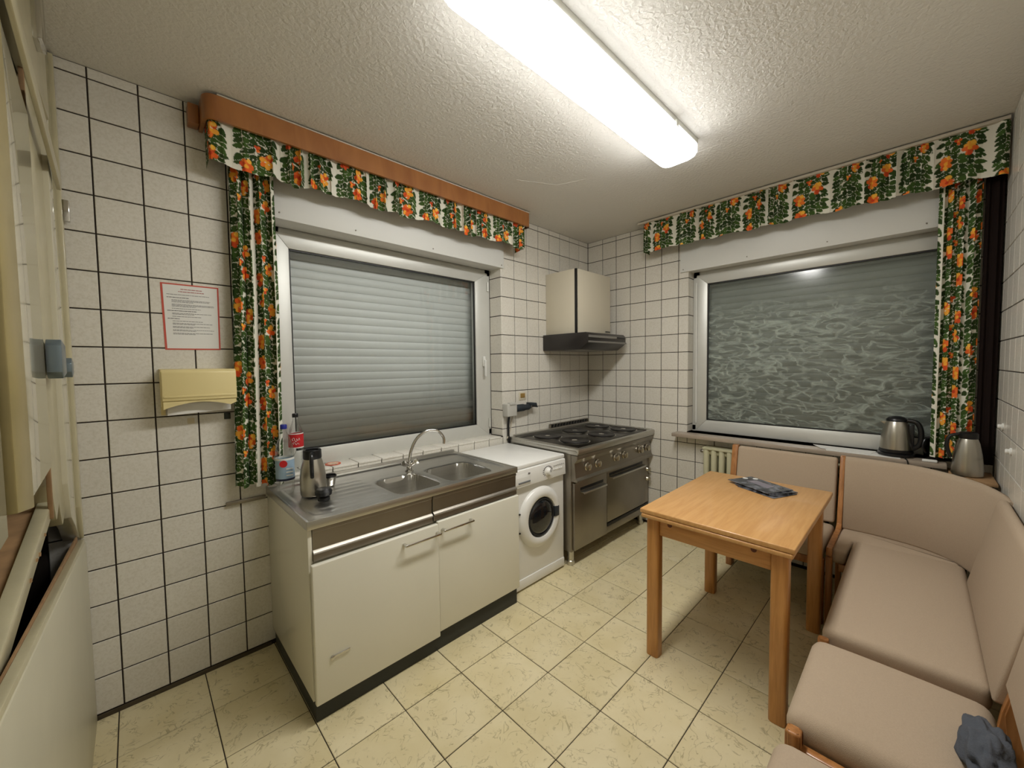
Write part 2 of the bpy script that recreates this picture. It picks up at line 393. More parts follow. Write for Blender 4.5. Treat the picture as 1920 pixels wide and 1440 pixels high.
def tiles(parent, us, vs, mtx, m, hole=None, joint=.0050, name='tile', near=None):
    """cells between consecutive us/vs; mtx maps (u,v,n) to the world"""
    us = sorted(us); vs = sorted(vs); R = []
    for a, b in zip(us, us[1:]):
        for c, d in zip(vs, vs[1:]):
            cells = [(a, c, b, d)]
            if hole: cells = split(cells[0], hole)
            for r in cells:
                w, h = r[2]-r[0]-joint, r[3]-r[1]-joint
                if w > .008 and h > .008: R.append(((r[0]+r[2])/2, (r[1]+r[3])/2, w, h))
    if near: R.sort(key=lambda q: near(q[0], q[1]))
    rest = R[300:]
    for i, (u, v, w, h) in enumerate(R[:300]):
        o = link(name, tile_mesh(w, h, m), parent)
        jit = Matrix.Rotation(random.gauss(0, .0012), 4, 'X') @ Matrix.Rotation(random.gauss(0, .0012), 4, 'Y')
        o.matrix_local = mtx @ Matrix.Translation((u, v, 0)) @ jit
    if rest:
        bm = new()
        for u, v, w, h in rest:
            me = tile_mesh(w, h, m); t = bmesh.new(); t.from_mesh(me)
            bmesh.ops.transform(t, matrix=mtx @ Matrix.Translation((u, v, 0)), verts=t.verts)
            mm = bpy.data.meshes.new('q'); t.to_mesh(mm); t.free(); bm.from_mesh(mm); bpy.data.meshes.remove(mm)
        o = obj('small_tiles', bm, m, parent, smooth=False); tag(o, kind='stuff')
zs = [Z0-TH*k for k in range(18)]; zs[-1] = .018; zs = [H]+zs
MA = Matrix(((1, 0, 0, 0), (0, 0, -1, 0), (0, 1, 0, 0), (0, 0, 0, 1)))       # u=x v=z n=-y
MB = Matrix(((0, 0, -1, 0), (1, 0, 0, 0), (0, 1, 0, 0), (0, 0, 0, 1)))       # u=y v=z n=-x
MD = Matrix(((1, 0, 0, 0), (0, 0, 1, RY), (0, 1, 0, 0), (0, 0, 0, 1)))       # u=x v=z n=+y
MF = Matrix.Identity(4)
tiles(wall_back, [-TW*k for k in range(24)]+[RX-.10], zs, MA, 'tile', (WA[0], WA[2], WA[1], WA[3]), near=lambda u, v: (0 if (u < -2.6 or u > -1.3) else 1, 0 if v > .8 or u < -2.8 else 1, abs(u+2)))
tiles(wall_right, [0]+[-TW*k-.022 for k in range(1, 18)]+[RY], zs, MB, 'tile', (WB[0], WB[2], WB[1], WB[3]), near=lambda u, v: -u if v > .8 or u > -1.4 else 10-u)
tiles(wall_front, [-TW*k-.06 for k in range(0, 24)]+[0], zs, MD, 'tile', near=lambda u, v: -u)
fx = [-2.226+.2853*k for k in range(-4, 8)]+[RX-.02, 0]; fy = [-.847+.2838*k for k in range(-5, 3)]+[RY, 0]
fy = [y for y in fy if RY+.02 < y < -.02]+[RY, 0]; fx = [x for x in fx if RX < x < -.02]+[RX-.06, 0]
tiles(floor, fx, fy, MF, 'floor', joint=.0035)
# reveals: tiled cheeks of the windows, sill tiles
rev = new()
def reveal_tiles(parent, m, hgt0, hgt1, depth, mtx):
    zz = [z for z in zs if hgt0 < z < hgt1]+[hgt0, hgt1]
    tiles(parent, [0, depth], zz, mtx, m)
reveal_tiles(wall_back, 'tile', WA[2]+.003, WA[3], .14, Matrix(((0, 0, -1, WA[1]-.001), (1, 0, 0, 0), (0, 1, 0, 0), (0, 0, 0, 1))))
reveal_tiles(wall_back, 'tile', WA[2]+.003, WA[3], .14, Matrix(((0, 0, 1, WA[0]+.001), (1, 0, 0, 0), (0, 1, 0, 0), (0, 0, 0, 1))))
reveal_tiles(wall_right, 'tile', WB[2]+.003, WB[3], .12, Matrix(((1, 0, 0, 0), (0, 0, -1, WB[1]-.001), (0, 1, 0, 0), (0, 0, 0, 1))))
# tiled window sill A (rounded front edge)
sx = [-TW*k for k in range(8, 19) if WA[0]+.03 < -TW*k < WA[1]-.03]+[WA[0]-.0, WA[1]-.02]; sx.sort()
for a, b in zip(sx, sx[1:]):
    o = obj('sill_tile', box((a+.002, -.004, WA[2]-.008), (b-.002, .135, WA[2]+.006), .004, 3), 'tile', wall_back)
# skirting joints: narrow dark base strip
tag(obj('baseboard_back', box((RX, -.008, 0), (-2.81, 0, .018), .001), mat('skirting_dark', (70, 60, 44), .6)), kind='structure')
# hairline joint of the ceiling boards
c = new()
add_tube(c, [(-1.45, -.47, H-.0003), (-1.20, -.60, H-.0006), (-1.13, -.78, H-.0004)], .0011, 5); add_tube(c, [(-.93, -1.23, H-.0003), (-.93, -1.33, H-.0006), (-.92, -1.52, H-.0003)], .0010, 5)
tag(obj('trim_1', c, 'ceiling'), kind='structure')
# ------------------------------------------------------------------ windows
def window(name, axis, a0, a1, z0, z1, d, g0, g1, gz0, gz1, pane, slatm, label):
    """axis 'y': wall A (a = x, d = y of the frame front); axis 'x': wall B (a = y, d = x)"""
    P = (lambda a, dd, z: (a, dd, z)) if axis == 'y' else (lambda a, dd, z: (dd, a, z))
    def bx(bm, a, b, d0, d1, za, zb, bev=.003):
        p, q = P(a, d0, za), P(b, d1, zb)
        return add_box(bm, tuple(map(min, p, q)), tuple(map(max, p, q)), bev)
    w = thing(name, P((a0+a1)/2, d, z0), kind='structure')
    # outer frame, mitred look from four bars
    fo = .055
    for (a, b, za, zb) in ((a0, a1, z0, z0+fo-.012), (a0, a1, z1-fo+.012, z1), (a0, a0+fo, z0, z1), (a1-fo, a1, z0, z1)):
        pass
    fr = new()
    bx(fr, a0, a1, d+.004, d+.075, z0-.008, z0+.045); bx(fr, a0, a1, d+.004, d+.075, z1-.05, z1)
    bx(fr, a0, a0+.05, d+.004, d+.075, z0, z1); bx(fr, a1-.05, a1, d+.004, d+.075, z0, z1)
    obj('window_frame', fr, 'alu', w)
    # sash: four mitred profiles
    s0, s1, t0, t1 = a0+.028, a1-.028, z0-.004, z1-.030
    for poly in (((s0, t0), (s1, t0), (g1, gz0), (g0, gz0)), ((s1, t0), (s1, t1), (g1, gz1), (g1, gz0)), ((s1, t1), (s0, t1), (g0, gz1), (g1, gz1)), ((s0, t1), (s0, t0), (g0, gz0), (g0, gz1))):
        obj('sash_bar', prism(poly, 'y' if axis == 'y' else 'x', d-.004, d+.05, bev=.003), 'alu', w)
    gk = new(); e = .008
    bx(gk, g0-.002, g1+.002, d+.006, d+.016, gz0-.002, gz0+e, 0); bx(gk, g0-.002, g1+.002, d+.006, d+.016, gz1-e, gz1+.002, 0)
    bx(gk, g0-.002, g0+e, d+.006, d+.016, gz0, gz1, 0); bx(gk, g1-e, g1+.002, d+.006, d+.016, gz0, gz1, 0)
    obj('gasket', gk, 'gasket', w)
    obj('pane', bx(new(), g0, g1, d+.018, d+.022, gz0, gz1, 0), pane, w, smooth=False, origin=P(g0, d, gz0))
    # roller shutter slats outside
    sd = d+.105; sh = thing('roller_shutter', (0, 0, 0)); sh.parent = w
    n = 25; pitch = .0508; me = None
    for k in range(n):
        zc = z0+.02+pitch*k
        if me is None:
            prof = []
            for i in range(9):
                t = i/8; prof.append((sd-.0045*math.sin(PI*t)**.7, zc+.0006+t*(pitch-.0012)))
            back = [(p[0]+.006, p[1]) for p in prof[::-1]]
            bm = new(); add_prism(bm, prof+back, 'x' if axis == 'y' else 'y', a0+.0, a1-.0)
            o = obj('slat', bm, slatm, sh, ang=30, origin=P((a0+a1)/2, sd, zc)); me = o.data
        else:
            o = link('slat', me, sh); o.location = Vector(P((a0+a1)/2, sd, zc))-wloc(sh)
    bk = new(); bx(bk, a0-.0, a1+.0, sd+.012, sd+.03, z0, z1+.05, 0); obj('shutter_backing', bk, 'gasket', w)
    gd = new()
    bx(gd, a0+.045, a0+.07, d+.075, sd+.01, z0, z1, 0); bx(gd, a1-.07, a1-.045, d+.075, sd+.01, z0, z1, 0); obj('guide_rail', gd, 'gasket', w)
    return w, bx, P
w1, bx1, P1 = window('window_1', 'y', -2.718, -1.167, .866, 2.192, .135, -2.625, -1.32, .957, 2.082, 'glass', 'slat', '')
w2, bx2, P2 = window('window_2', 'x', -2.498, -.977, .866, 2.172, .10, -2.405, -1.09, .957, 2.066, 'glass_streaked', 'slatb', '')
# window handle and hinges
hd = new(); add_box(hd, (-1.262, .112, 1.42), (-1.238, .131, 1.50), .004); add_box(hd, (-1.258, .095, 1.34), (-1.242, .112, 1.47), .004)
obj('window_handle', hd, 'box_white', w1)
hn = new(); add_lathe(hn, [(.008, 0), (.008, .07)], (-1.196, .125, .93), n=12); add_lathe(hn, [(.008, 0), (.008, .07)], (-1.196, .125, 2.02), n=12); obj('hinge', hn, 'alu', w1)
hd = new(); add_tube(hd, [(.092, -1.012, .93), (.085, -1.010, 2.08)], .006, 8); obj('pull_rod', hd, 'box_white', w2)
# ------------------------------------------------------------------ shutter boxes above the windows
def shutter_box(axis, a0, a1, label, zb=2.185, zt=2.50):
    if axis == 'y':
        t = thing('shutter_box', ((a0+a1)/2, 0, zb), label, 'panel'); bm = box((a0, -.014, zb), (a1, .0, zt), .002)
        und = box((a0+.01, .003, zb+.003), (a1-.01, .13, zb+.016), .001); sc = [(x, -.016, z) for x, z in ((-2.31, zb+.028), (-1.79, zb+.025), (-1.17, zb+.02), (-2.70, zb+.03))]; d = (0, -1, 0)
    else:
        t = thing('shutter_box', (0, (a0+a1)/2, zb), label, 'panel'); bm = box((-.014, a0, zb), (0, a1, zt), .002)
        und = box((.003, a0+.01, zb+.003), (.10, a1-.01, zb+.016), .001); sc = [(-.016, y, z) for y, z in ((-.94, zb+.02), (-1.40, zb+.03), (-1.86, zb+.03), (-2.3, zb+.03))]; d = (-1, 0, 0)
    obj('cover_panel', bm, 'box_white', t); obj('soffit_panel', und, 'box_white', w1 if axis == 'y' else w2)
    for s in sc: obj('screw', lathe([(.004, -.003), (.004, .002), (.002, .003)], s, d, 10), 'steel_dark', t)
shutter_box('y', -2.725, -1.145, 'long white flat roller shutter cover panel above the left window')
shutter_box('x', -2.50, -.915, 'white flat roller shutter cover panel above the right window', zb=2.165)
# marble sill B
sl = thing('window_sill', (-.02, -1.7, .827), 'beige marbled stone window sill under the right window', 'sill')
obj('slab', box((-.115, -2.41, .829), (.11, -.895, .857), .004, 2), 'marble', sl)
# ------------------------------------------------------------------ ceiling lamp
lp = thing('ceiling_lamp', (-1.83, -1.36, 2.50), 'long white fluorescent ceiling lamp with lit rectangular diffuser', 'lamp')
LX0, LX1, LY0, LY1 = -2.56, -1.06, -1.455, -1.255
obj('housing', box((LX0+.004, LY0+.006, 2.579), (LX1-.004, LY1-.006, H), .003), 'pvc', lp)
d = prism(rrect((LX0+LX1)/2, (LY0+LY1)/2, (LX1-LX0)/2, (LY1-LY0)/2, .035), 'z', 2.535, 2.578, bev=.004); obj('diffuser_rim', d, 'diff_side', lp)
bm = new(); rings = []
for hx, hy, z in ((.747, .097, 2.547), (.742, .092, 2.522), (.725, .077, 2.508), (.70, .05, 2.505)):
    rings.append([bm.verts.new((x, y, z)) for x, y in rrect((LX0+LX1)/2, (LY0+LY1)/2, hx, hy, min(.035, hy*.6))])
for p, q in zip(rings, rings[1:]):
    for i in range(len(p)): bm.faces.new((p[i], p[(i+1) % len(p)], q[(i+1) % len(p)], q[i]))
bm.faces.new(rings[-1]); obj('diffuser', bm, 'diffuser', lp)
for x in (-2.3, -1.35): obj('clip', box((x, LY0-.004, 2.56), (x+.02, LY0+.01, 2.59), .001), 'pvc', lp)
# ------------------------------------------------------------------ printed cloth
def make_pattern():
    PW, PH, res = .44, .60, .001; nx, ny = int(PW/res), int(PH/res)
    im = np.ones((ny, nx, 3))*np.array([222, 219, 204.]); rs = np.random.RandomState(3)
    def ell(u, v, a, b, ang, col, taper=False):
        R = int(max(a, b)/res)+2; cx, cy = int(u/res), int(v/res)
        yy, xx = np.mgrid[-R:R+1, -R:R+1]; x = xx*res; y = yy*res
        p = x*math.cos(ang)+y*math.sin(ang); q = -x*math.sin(ang)+y*math.cos(ang)
        bb = b*(1-.45*p/a) if taper else b
        k = (p/a)**2+(q/np.maximum(bb, 1e-5))**2 < 1
        Y = (cy+yy) % ny; X = (cx+xx) % nx; im[Y[k], X[k]] = np.array(col, float)
    greens = [(48, 70, 30), (60, 84, 36), (42, 60, 28), (66, 92, 42), (52, 70, 34)]
    for c0, w, ph in ((.11, .088, 0), (.33, .088, 1.5)):
        for k in range(150):
            v = PH*k/150; u = c0+.012*math.sin(2*PI*v/PH*2+ph); ell(u, v, .0035, .0022, 1.5, (60, 74, 40))
        for k in range(25):
            v = PH*k/25+ph*.01
            for sg in (-1, 1):
                for j, off in enumerate((.018, .050, .080)):
                    if rs.rand() < (.03, .03, .12)[j]: continue
                    a = -.55+rs.uniform(-.4, .4)+(.25 if j == 1 else 0)
                    ang = a if sg > 0 else PI-a
                    cu, cv, la, lb2 = c0+sg*(off+rs.uniform(-.006, .006)), v+rs.uniform(-.006, .006)+(.010 if j % 2 else 0), .0215+rs.uniform(-.003, .003), .0128+rs.uniform(-.001, .002)
                    ell(cu, cv, la+.0011, lb2+.0011, ang, (214, 212, 196), True); ell(cu, cv, la, lb2, ang, greens[rs.randint(5)], True)
        for k in range(4):
            for q in range(3):
                v = PH*(k+.15+.33*q)/4 + (.03 if ph else 0); u = c0+((.045, -.04, .0)[q] if k % 2 else (-.045, .04, .0)[q])+rs.uniform(-.01, .01)
                big = q < 2
                cols = [(226, 100, 42), (236, 122, 48), (208, 78, 40), (240, 168, 62), (230, 110, 50)]
                n = 7 if big else 3
                if (not big and rs.rand() < .4) or (big and rs.rand() < .25): continue
                for t in range(n):
                    an = 2*PI*t/n+rs.rand(); rr = .017 if big else .008
                    ell(u+math.cos(an)*rr, v+math.sin(an)*rr*1.2, .0155 if big else .009, .0115 if big else .007, an, cols[rs.randint(5)])
                ell(u, v, .010 if big else .005, .009 if big else .005, 0, (242, 170, 60) if rs.rand() < .7 else (200, 66, 36))
                if big: ell(u+.012, v+.026, .010, .011, .4, (244, 186, 72))
        for k in range(30): ell(c0+rs.uniform(-.095, .095), rs.uniform(0, PH), .0055, .0022, rs.rand()*3, (224, 222, 208))
    im = np.array(im)/255.
    return np.where(im <= .04045, im/12.92, ((im+.055)/1.055)**2.4), res
PAT, PRES = make_pattern()
def cloth_mat():
    m, n, b = nt('printed_cotton'); N, L = n.nodes, n.links
    a = N.new('ShaderNodeVertexColor'); a.layer_name = 'print'; L.new(a.outputs[0], b.inputs['Base Color']); b.inputs['Roughness'].default_value = .85
    b.inputs['Specular IOR Level'].default_value = .2
    return m
M['print'] = cloth_mat()
def cloth(name, path, z0f, z1f, parent, u0=0, v0=0, du=.003, dv=.003, flare=None):
    """path: dense list of (x, y) of the cloth's line in plan; z0f/z1f give hem and heading along s in 0..1"""
    p = np.array(path); seg = np.hypot(*np.diff(p, axis=0).T); s = np.concatenate([[0], np.cumsum(seg)]); Ls = s[-1]
    nu = int(Ls/du)+1; su = np.linspace(0, Ls, nu); X = np.interp(su, s, p[:, 0]); Y = np.interp(su, s, p[:, 1])
    top = np.array([z1f(t/Ls) for t in su]); bot = np.array([z0f(t/Ls) for t in su]); nv = int(abs(top-bot).max()/dv)+1
    tv = np.linspace(0, 1, nv)[:, None]; Z = top[None, :]*(1-tv)+bot[None, :]*tv
    XX = np.repeat(X[None, :], nv, 0); YY = np.repeat(Y[None, :], nv, 0)
    if flare is not None: XX, YY = flare(XX, YY, Z, tv)
    V = np.stack([XX, YY, Z], -1).reshape(-1, 3); orig = np.array([X.mean(), Y.mean(), bot.min()]); 
    idx = np.arange(nu*nv).reshape(nv, nu)
    F = np.stack([idx[:-1, :-1], idx[:-1, 1:], idx[1:, 1:], idx[1:, :-1]], -1).reshape(-1, 4)
    me = bpy.data.meshes.new(name); me.vertices.add(len(V)); me.loops.add(F.size); me.polygons.add(len(F))
    pw = np.array(wloc(parent)); me.vertices.foreach_set('co', (V-pw).ravel().astype(np.float32))
    me.loops.foreach_set('vertex_index', F.ravel().astype(np.int32)); me.polygons.foreach_set('loop_start', np.arange(0, F.size, 4, dtype=np.int32))
    me.update(); me.validate()
    me.polygons.foreach_set('use_smooth', np.ones(len(F), bool))
    U = (np.repeat(su[None, :], nv, 0)+u0)/PRES; VV = (Z+v0)/PRES
    ny, nx = PAT.shape[:2]; C = PAT[(VV.astype(int)) % ny, (U.astype(int)) % nx].reshape(-1, 3)
    at = me.color_attributes.new('print', 'FLOAT_COLOR', 'POINT')
    at.data.foreach_set('color', np.concatenate([C, np.ones((len(C), 1))], 1).ravel().astype(np.float32))
    me.materials.append(M['print']); o = link(name, me, parent)
    return o
rs = np.random.RandomState(5)
def folds(n, x0, x1, y, amp, waves, seed, axis='x'):
    r = np.random.RandomState(seed); t = np.linspace(0, 1, n); ph = np.cumsum(1+.22*np.sin(2*PI*t*2.3+seed)+.3*np.sin(2*PI*t*5.1+seed*2)); ph = ph/ph[-1]*waves*2*PI
    a = amp*(.65+.35*np.sin(2*PI*t*3.7+seed)); off = a*np.sin(ph)+a*.25*np.sin(2*ph+1)
    xs = x0+(x1-x0)*t+np.sign(x1-x0)*(.0062 if waves > 10 else .0068)*np.sin(2*ph+.6)*np.clip(np.minimum(t, 1-t)*30, 0, 1); return [(x, y+o) if axis == 'x' else (y+o, x) for x, o in zip(xs, off)]
# curtain A
ca = thing('curtain', (-2.83, -.075, .86), 'gathered green and orange floral curtain hanging left of the left window', 'curtain', None)
def flA(X, Y, Z, t):
    c = -2.83; k = 1+.12*t; return c+(X-c)*k-.03*np.maximum(0, t-.45), Y
cloth('drape', folds(500, -2.915, -2.735, -.075, .032, 4.3, 1), lambda s: .865-.02*s+.006*math.sin(s*25), lambda s: 2.50, ca, u0=.02, flare=flA)
# valance A
va = thing('valance', (-2, -.14, 2.32), 'short floral valance hanging from the wooden pelmet over the left window', 'curtain')
pa = [(-2.99, y) for y in np.linspace(-.02, -.125, 20)]+folds(1500, -2.985, -1.045, -.137, .017, 30, 4)+[(-1.04, y) for y in np.linspace(-.13, -.03, 20)]
cloth('skirt', pa, lambda s: 2.325+.008*math.sin(s*60)+.006*math.sin(s*23+1), lambda s: 2.515, va, u0=.03, v0=.11)
obj('curtain_track', box((-2.985, -.155, 2.513), (-1.04, -.12, 2.53), .002), 'track', va)
# pelmet board with rounded returns
pm = thing('pelmet', (-2, -.1, 2.49), 'long orange-brown wooden pelmet board with rounded ends over left window', 'pelmet')
outer = [(-3.01, 0), (-3.01, -.125)]+[(-2.965-.045*math.cos(a), -.125-.045*math.sin(a)) for a in np.linspace(0, PI/2, 7)]+[(-1.005-.02*(1-math.sin(a))-0+.02*math.sin(a)*0, -.150-.020*math.cos(a)) for a in np.linspace(0, PI/2, 5)]+[(-.985, 0)]
inner = [(-1.0, 0), (-1.0, -.150), (-2.965, -.155)]+[(-2.965-.030*math.cos(a), -.125-.030*math.sin(a)) for a in np.linspace(PI/2, 0, 5)]+[(-2.995, 0)]
obj('board', prism(outer+inner, 'z', 2.495, 2.598, bev=.0015, seg=1), 'pelmet', pm, ang=30)
obj('edge_strip', box((-2.96, -.171, 2.598), (-1.0, -.150, 2.604), .001), 'track', pm)
obj('wall_bracket', box((-3.05, -.06, 2.50), (-3.012, -.001, 2.585), .004), 'pelmet', pm)
# curtain B
cb = thing('curtain', (-.075, -2.42, .86), 'gathered green and orange floral curtain hanging right of the right window', 'curtain')
cloth('drape', folds(500, -2.500, -2.345, -.075, .022, 4.2, 2, 'y'), lambda s: .885, lambda s: 2.50, cb, u0=.1, v0=.2)
vb = thing('valance', (-.16, -1.6, 2.33), 'short floral valance running along the ceiling over the right window', 'curtain')
pb = [(x, -.66) for x in np.linspace(-.02, -.135, 20)]+folds(1500, -.662, -2.572, -.150, .016, 30, 9, 'y')
cloth('skirt', pb, lambda s: 2.355-.02*s+.006*math.sin(s*55), lambda s: 2.590, vb, u0=.0, v0=.3)
obj('curtain_track', box((-.17, -2.57, 2.588), (-.13, -.62, 2.604), .002), 'track', vb)
# dark brown strip curtain in the corner
db = thing('dark_curtain', (-.04, -2.54, .86), 'narrow dark brown curtain filling the corner beside the right window', 'curtain')
bm = new(); pts = folds(40, -2.572, -2.508, -.055, .010, 2, 3, 'y'); A = []
for x, y in pts: A.append((bm.verts.new((x, y, .87)), bm.verts.new((x, y, 2.36))))
for (a, b), (c, d) in zip(A, A[1:]): bm.faces.new((a, c, d, b))
bmesh.ops.solidify(bm, geom=bm.faces, thickness=.003)
obj('drape', bm, 'brown_cloth', db)
# ------------------------------------------------------------------ notice, dispenser, small wall items
nt_ = thing('notice', (-3.066, 0, 1.51), 'laminated white notice with red border and printed lines on tiled wall', 'notice')
obj('red_border', prism(((-3.168, 1.803), (-2.964, 1.803), (-2.966, 1.513), (-3.162, 1.511)), 'y', -.0015, .0), 'red', nt_, smooth=False)
obj('sheet', prism(((-3.161, 1.797), (-2.970, 1.797), (-2.972, 1.519), (-3.155, 1.517)), 'y', -.0021, -.0015), 'paper', nt_, smooth=False)
def bars(lines, m, y=-.0026):
    bm = new(); r = random.Random(5)
    for x0, x1, z, h in lines:
        x = x0
        while x < x1-.002:
            w = min(r.uniform(.004, .014), x1-x); add_box(bm, (x, y, z-h/2), (x+w, y+.0004, z+h/2)); x += w+.0014
    return bm
X0 = -3.161
hd_ = [(X0+.060, X0+.135, 1.780, .0028), (X0+.052, X0+.142, 1.769, .0028)]
bd = [(X0+.012, X0+.160, 1.755, .0018)]
z = 1.742
for kind, n, w in (('h', 1, .075), ('b', 3, .135), ('b', 3, .148), ('b', 1, .10), ('h', 1, .10), ('b', 2, .14), ('b', 1, .10), ('h', 1, .04), ('b', 1, .105), ('b', 2, .14), ('b', 2, .13), ('b', 2, .145), ('b', 2, .14)):
    if kind == 'h': bd.append((X0+.012, X0+.012+w, z, .0026)); z -= .0105
    else:
        for k in range(n): bd.append((X0+.028, X0+.028+(w if k < n-1 or n == 1 else w*.55), z, .0017)); z -= .0046
        z -= .0052
obj('heading_print', bars(hd_, ''), 'ink_red', nt_, smooth=False); obj('body_print', bars(bd, ''), 'ink', nt_, smooth=False)
# dispenser
dp = thing('paper_towel_dispenser', (-3.055, 0, 1.22), 'pale yellow folded paper towel dispenser on the tiled wall', 'dispenser')
obj('cover', prism(((0, 1.427), (-.085, 1.424), (-.098, 1.412), (-.102, 1.295), (-.100, 1.288), (-.02, 1.288), (0, 1.288)), 'x', -3.185, -2.925, bev=.004), 'yellow', dp)
obj('groove_strip', box((-3.180, -.1045, 1.303), (-2.930, -.100, 1.312), .001), 'yellow', dp)
lowp = [(-3.182, 1.287), (-2.928, 1.287), (-2.928, 1.272)]+[(-2.95-.215*t, 1.262+.020*math.sin(PI*t)) for t in np.linspace(0, 1, 9)]+[(-3.182, 1.254)]
obj('lower_lip', prism(lowp, 'y', -.098, -.090), 'yellow', dp)
obj('back_plate', box((-3.187, -.012, 1.225), (-3.172, 0, 1.427), .002), 'yellow', dp); obj('side_cheek', box((-3.187, -.09, 1.262), (-3.181, 0, 1.42), .002), 'yellow', dp)
obj('towel_stack', box((-3.165, -.075, 1.275), (-2.945, -.02, 1.40), .004), 'paper_towel', dp)
obj('hanging_towel', prism(((-3.168, 1.226), (-2.945, 1.236), (-2.945, 1.275), (-3.168, 1.275)), 'y', -.058, -.055), 'paper', dp)
tag(obj('wall_sticker', box((-3.10, -.0015, 1.178), (-3.075, 0, 1.203), 0), mat('sticker_beige', (200, 188, 158), .6)), 'tiny beige printed sticker on the tile under the towel dispenser', 'sticker')
tag(obj('wall_switch', box((-2.965, -.006, 1.185), (-2.94, 0, 1.215), .002), 'dark_switch'), 'small dark square button on the tile below the towel dispenser', 'switch')
rl = thing('wall_rail', (-2.89, -.012, .77), 'short grey metal rail on the wall left of the sink worktop', 'rail')
obj('bar', box((-2.975, -.014, .768), (-2.81, -.002, .786), .003), 'steel_dark', rl)
# socket outlet
so = thing('wall_socket', (-1.1, 0, 1.02), 'grey surface power socket box between left window and corner', 'socket')
obj('socket_box', box((-1.170, -.065, 1.020), (-1.065, 0, 1.122), .008, 3), 'socket_grey', so)
obj('lid_hinge', box((-1.150, -.072, 1.112), (-1.085, -.04, 1.130), .003), 'socket_grey', so)
pl = thing('power_plug', (-.95, -.04, 1.04), 'dark grey heavy duty plug pushed sideways into the socket box', 'plug')
obj('plug_body', lathe([(.026, 0), (.030, .01), (.030, .09), (.024, .11), (.024, .15), (.016, .17)], (-1.064, -.04, 1.078), (1, 0, 0), 20), 'plug_black', pl)
obj('plug_lid', prism(((-.905, 1.115), (-.840, 1.110), (-.825, 1.068), (-.85, 1.085), (-.905, 1.09)), 'y', -.07, -.01, bev=.003), 'plug_black', pl)
cbm = tube(smoothpath([(-1.125, -.03, 1.02), (-1.125, -.02, .95), (-1.12, -.015, .88), (-1.115, -.015, .80)]), .009, 8)
tag(obj('stove_cable', cbm, 'black_plastic'), 'thick black cable dropping from the socket box behind the stove', 'cable')
cbm = tube(smoothpath([(-1.075, -.02, 1.02), (-1.085, -.015, .96), (-1.10, -.015, .90), (-1.135, -.015, .84)]), .004, 8)
tag(obj('thin_cable', cbm, 'cable_beige'), 'thin beige cable curving down beside the black cable', 'cable')
ks = thing('light_switch', (-.94, 0, 1.15), 'small beige switch plate with ochre rocker above the dark plug', 'switch')
obj('plate', box((-.985, -.004, 1.135), (-.900, 0, 1.20), .002), mat('plate_cream', (206, 198, 176), .4), ks); obj('rocker', box((-.968, -.008, 1.155), (-.918, -.004, 1.192), .002), 'brown_tile', ks)
# ------------------------------------------------------------------ sink unit
su = thing('sink_unit', (-2.23, -.33, 0), 'white sink base cabinet with stainless steel worktop and two bowls', 'cabinet')
obj('carcass', box((-2.800, -.625, .085), (-1.665, -.005, .655), .002), 'cab_side', su)
obj('side_panel', box((-2.802, -.640, .085), (-2.786, -.003, .785), .002), 'cab_side', su)
obj('side_panel', box((-1.668, -.640, .085), (-1.656, -.003, .785), .002), 'cab_side', su)
obj('plinth', box((-2.795, -.648, 0), (-1.665, -.02, .086), .001), 'plinth', su)
d1 = obj('door', box((-2.800, -.675, .083), (-2.222, -.652, .652), .005, 3), 'white_enamel', su)
d2 = obj('door', box((-2.218, -.665, .098), (-1.655, -.642, .658), .005, 3), 'white_enamel', su)
def bar_handle(par, x0, x1, y, z, m='chrome'):
    bm = new(); add_box(bm, (x0, y-.034, z-.005), (x1, y-.026, z+.005), .002)
    for x in (x0+.006, x1-.006): add_box(bm, (x-.006, y-.030, z-.006), (x+.006, y, z+.006), .002)
    obj('handle', bm, m, par)
bar_handle(d1, -2.415, -2.225, -.675, .612); bar_handle(d2, -2.200, -2.015, -.665, .615)
cl_ = new(); add_lathe(cl_, [(.009, 0), (.009, .006), (.006, .008)], (-2.735, -.675, .255), (0, -1, 0), 14); add_box(cl_, (-2.735, -.681, .252), (-2.665, -.676, .262), .002)
obj('child_lock', cl_, 'chrome', d1)
# steel fascias
def fascia(x0, x1, y, zt, zb, nm):
    prof = [(y+.02, zt), (y, zt), (y, zt-.012), (y+.004, zt-.014), (y+.006, zb+.044), (y-.005, zb+.036), (y-.008, zb+.030), (y-.001, zb+.026), (y-.002, zb), (y+.02, zb)]
    return obj(nm, prism(prof, 'x', x0, x1, bev=.001, seg=1), 'steel_dark', su, ang=20)
fascia(-2.785, -2.236, -.646, .785, .656, 'fascia'); fascia(-2.233, -1.660, -.650, .785, .662, 'fascia')
obj('fascia_back', box((-2.785, -.63, .656), (-1.668, -.60, .79), .001), 'gasket', su)
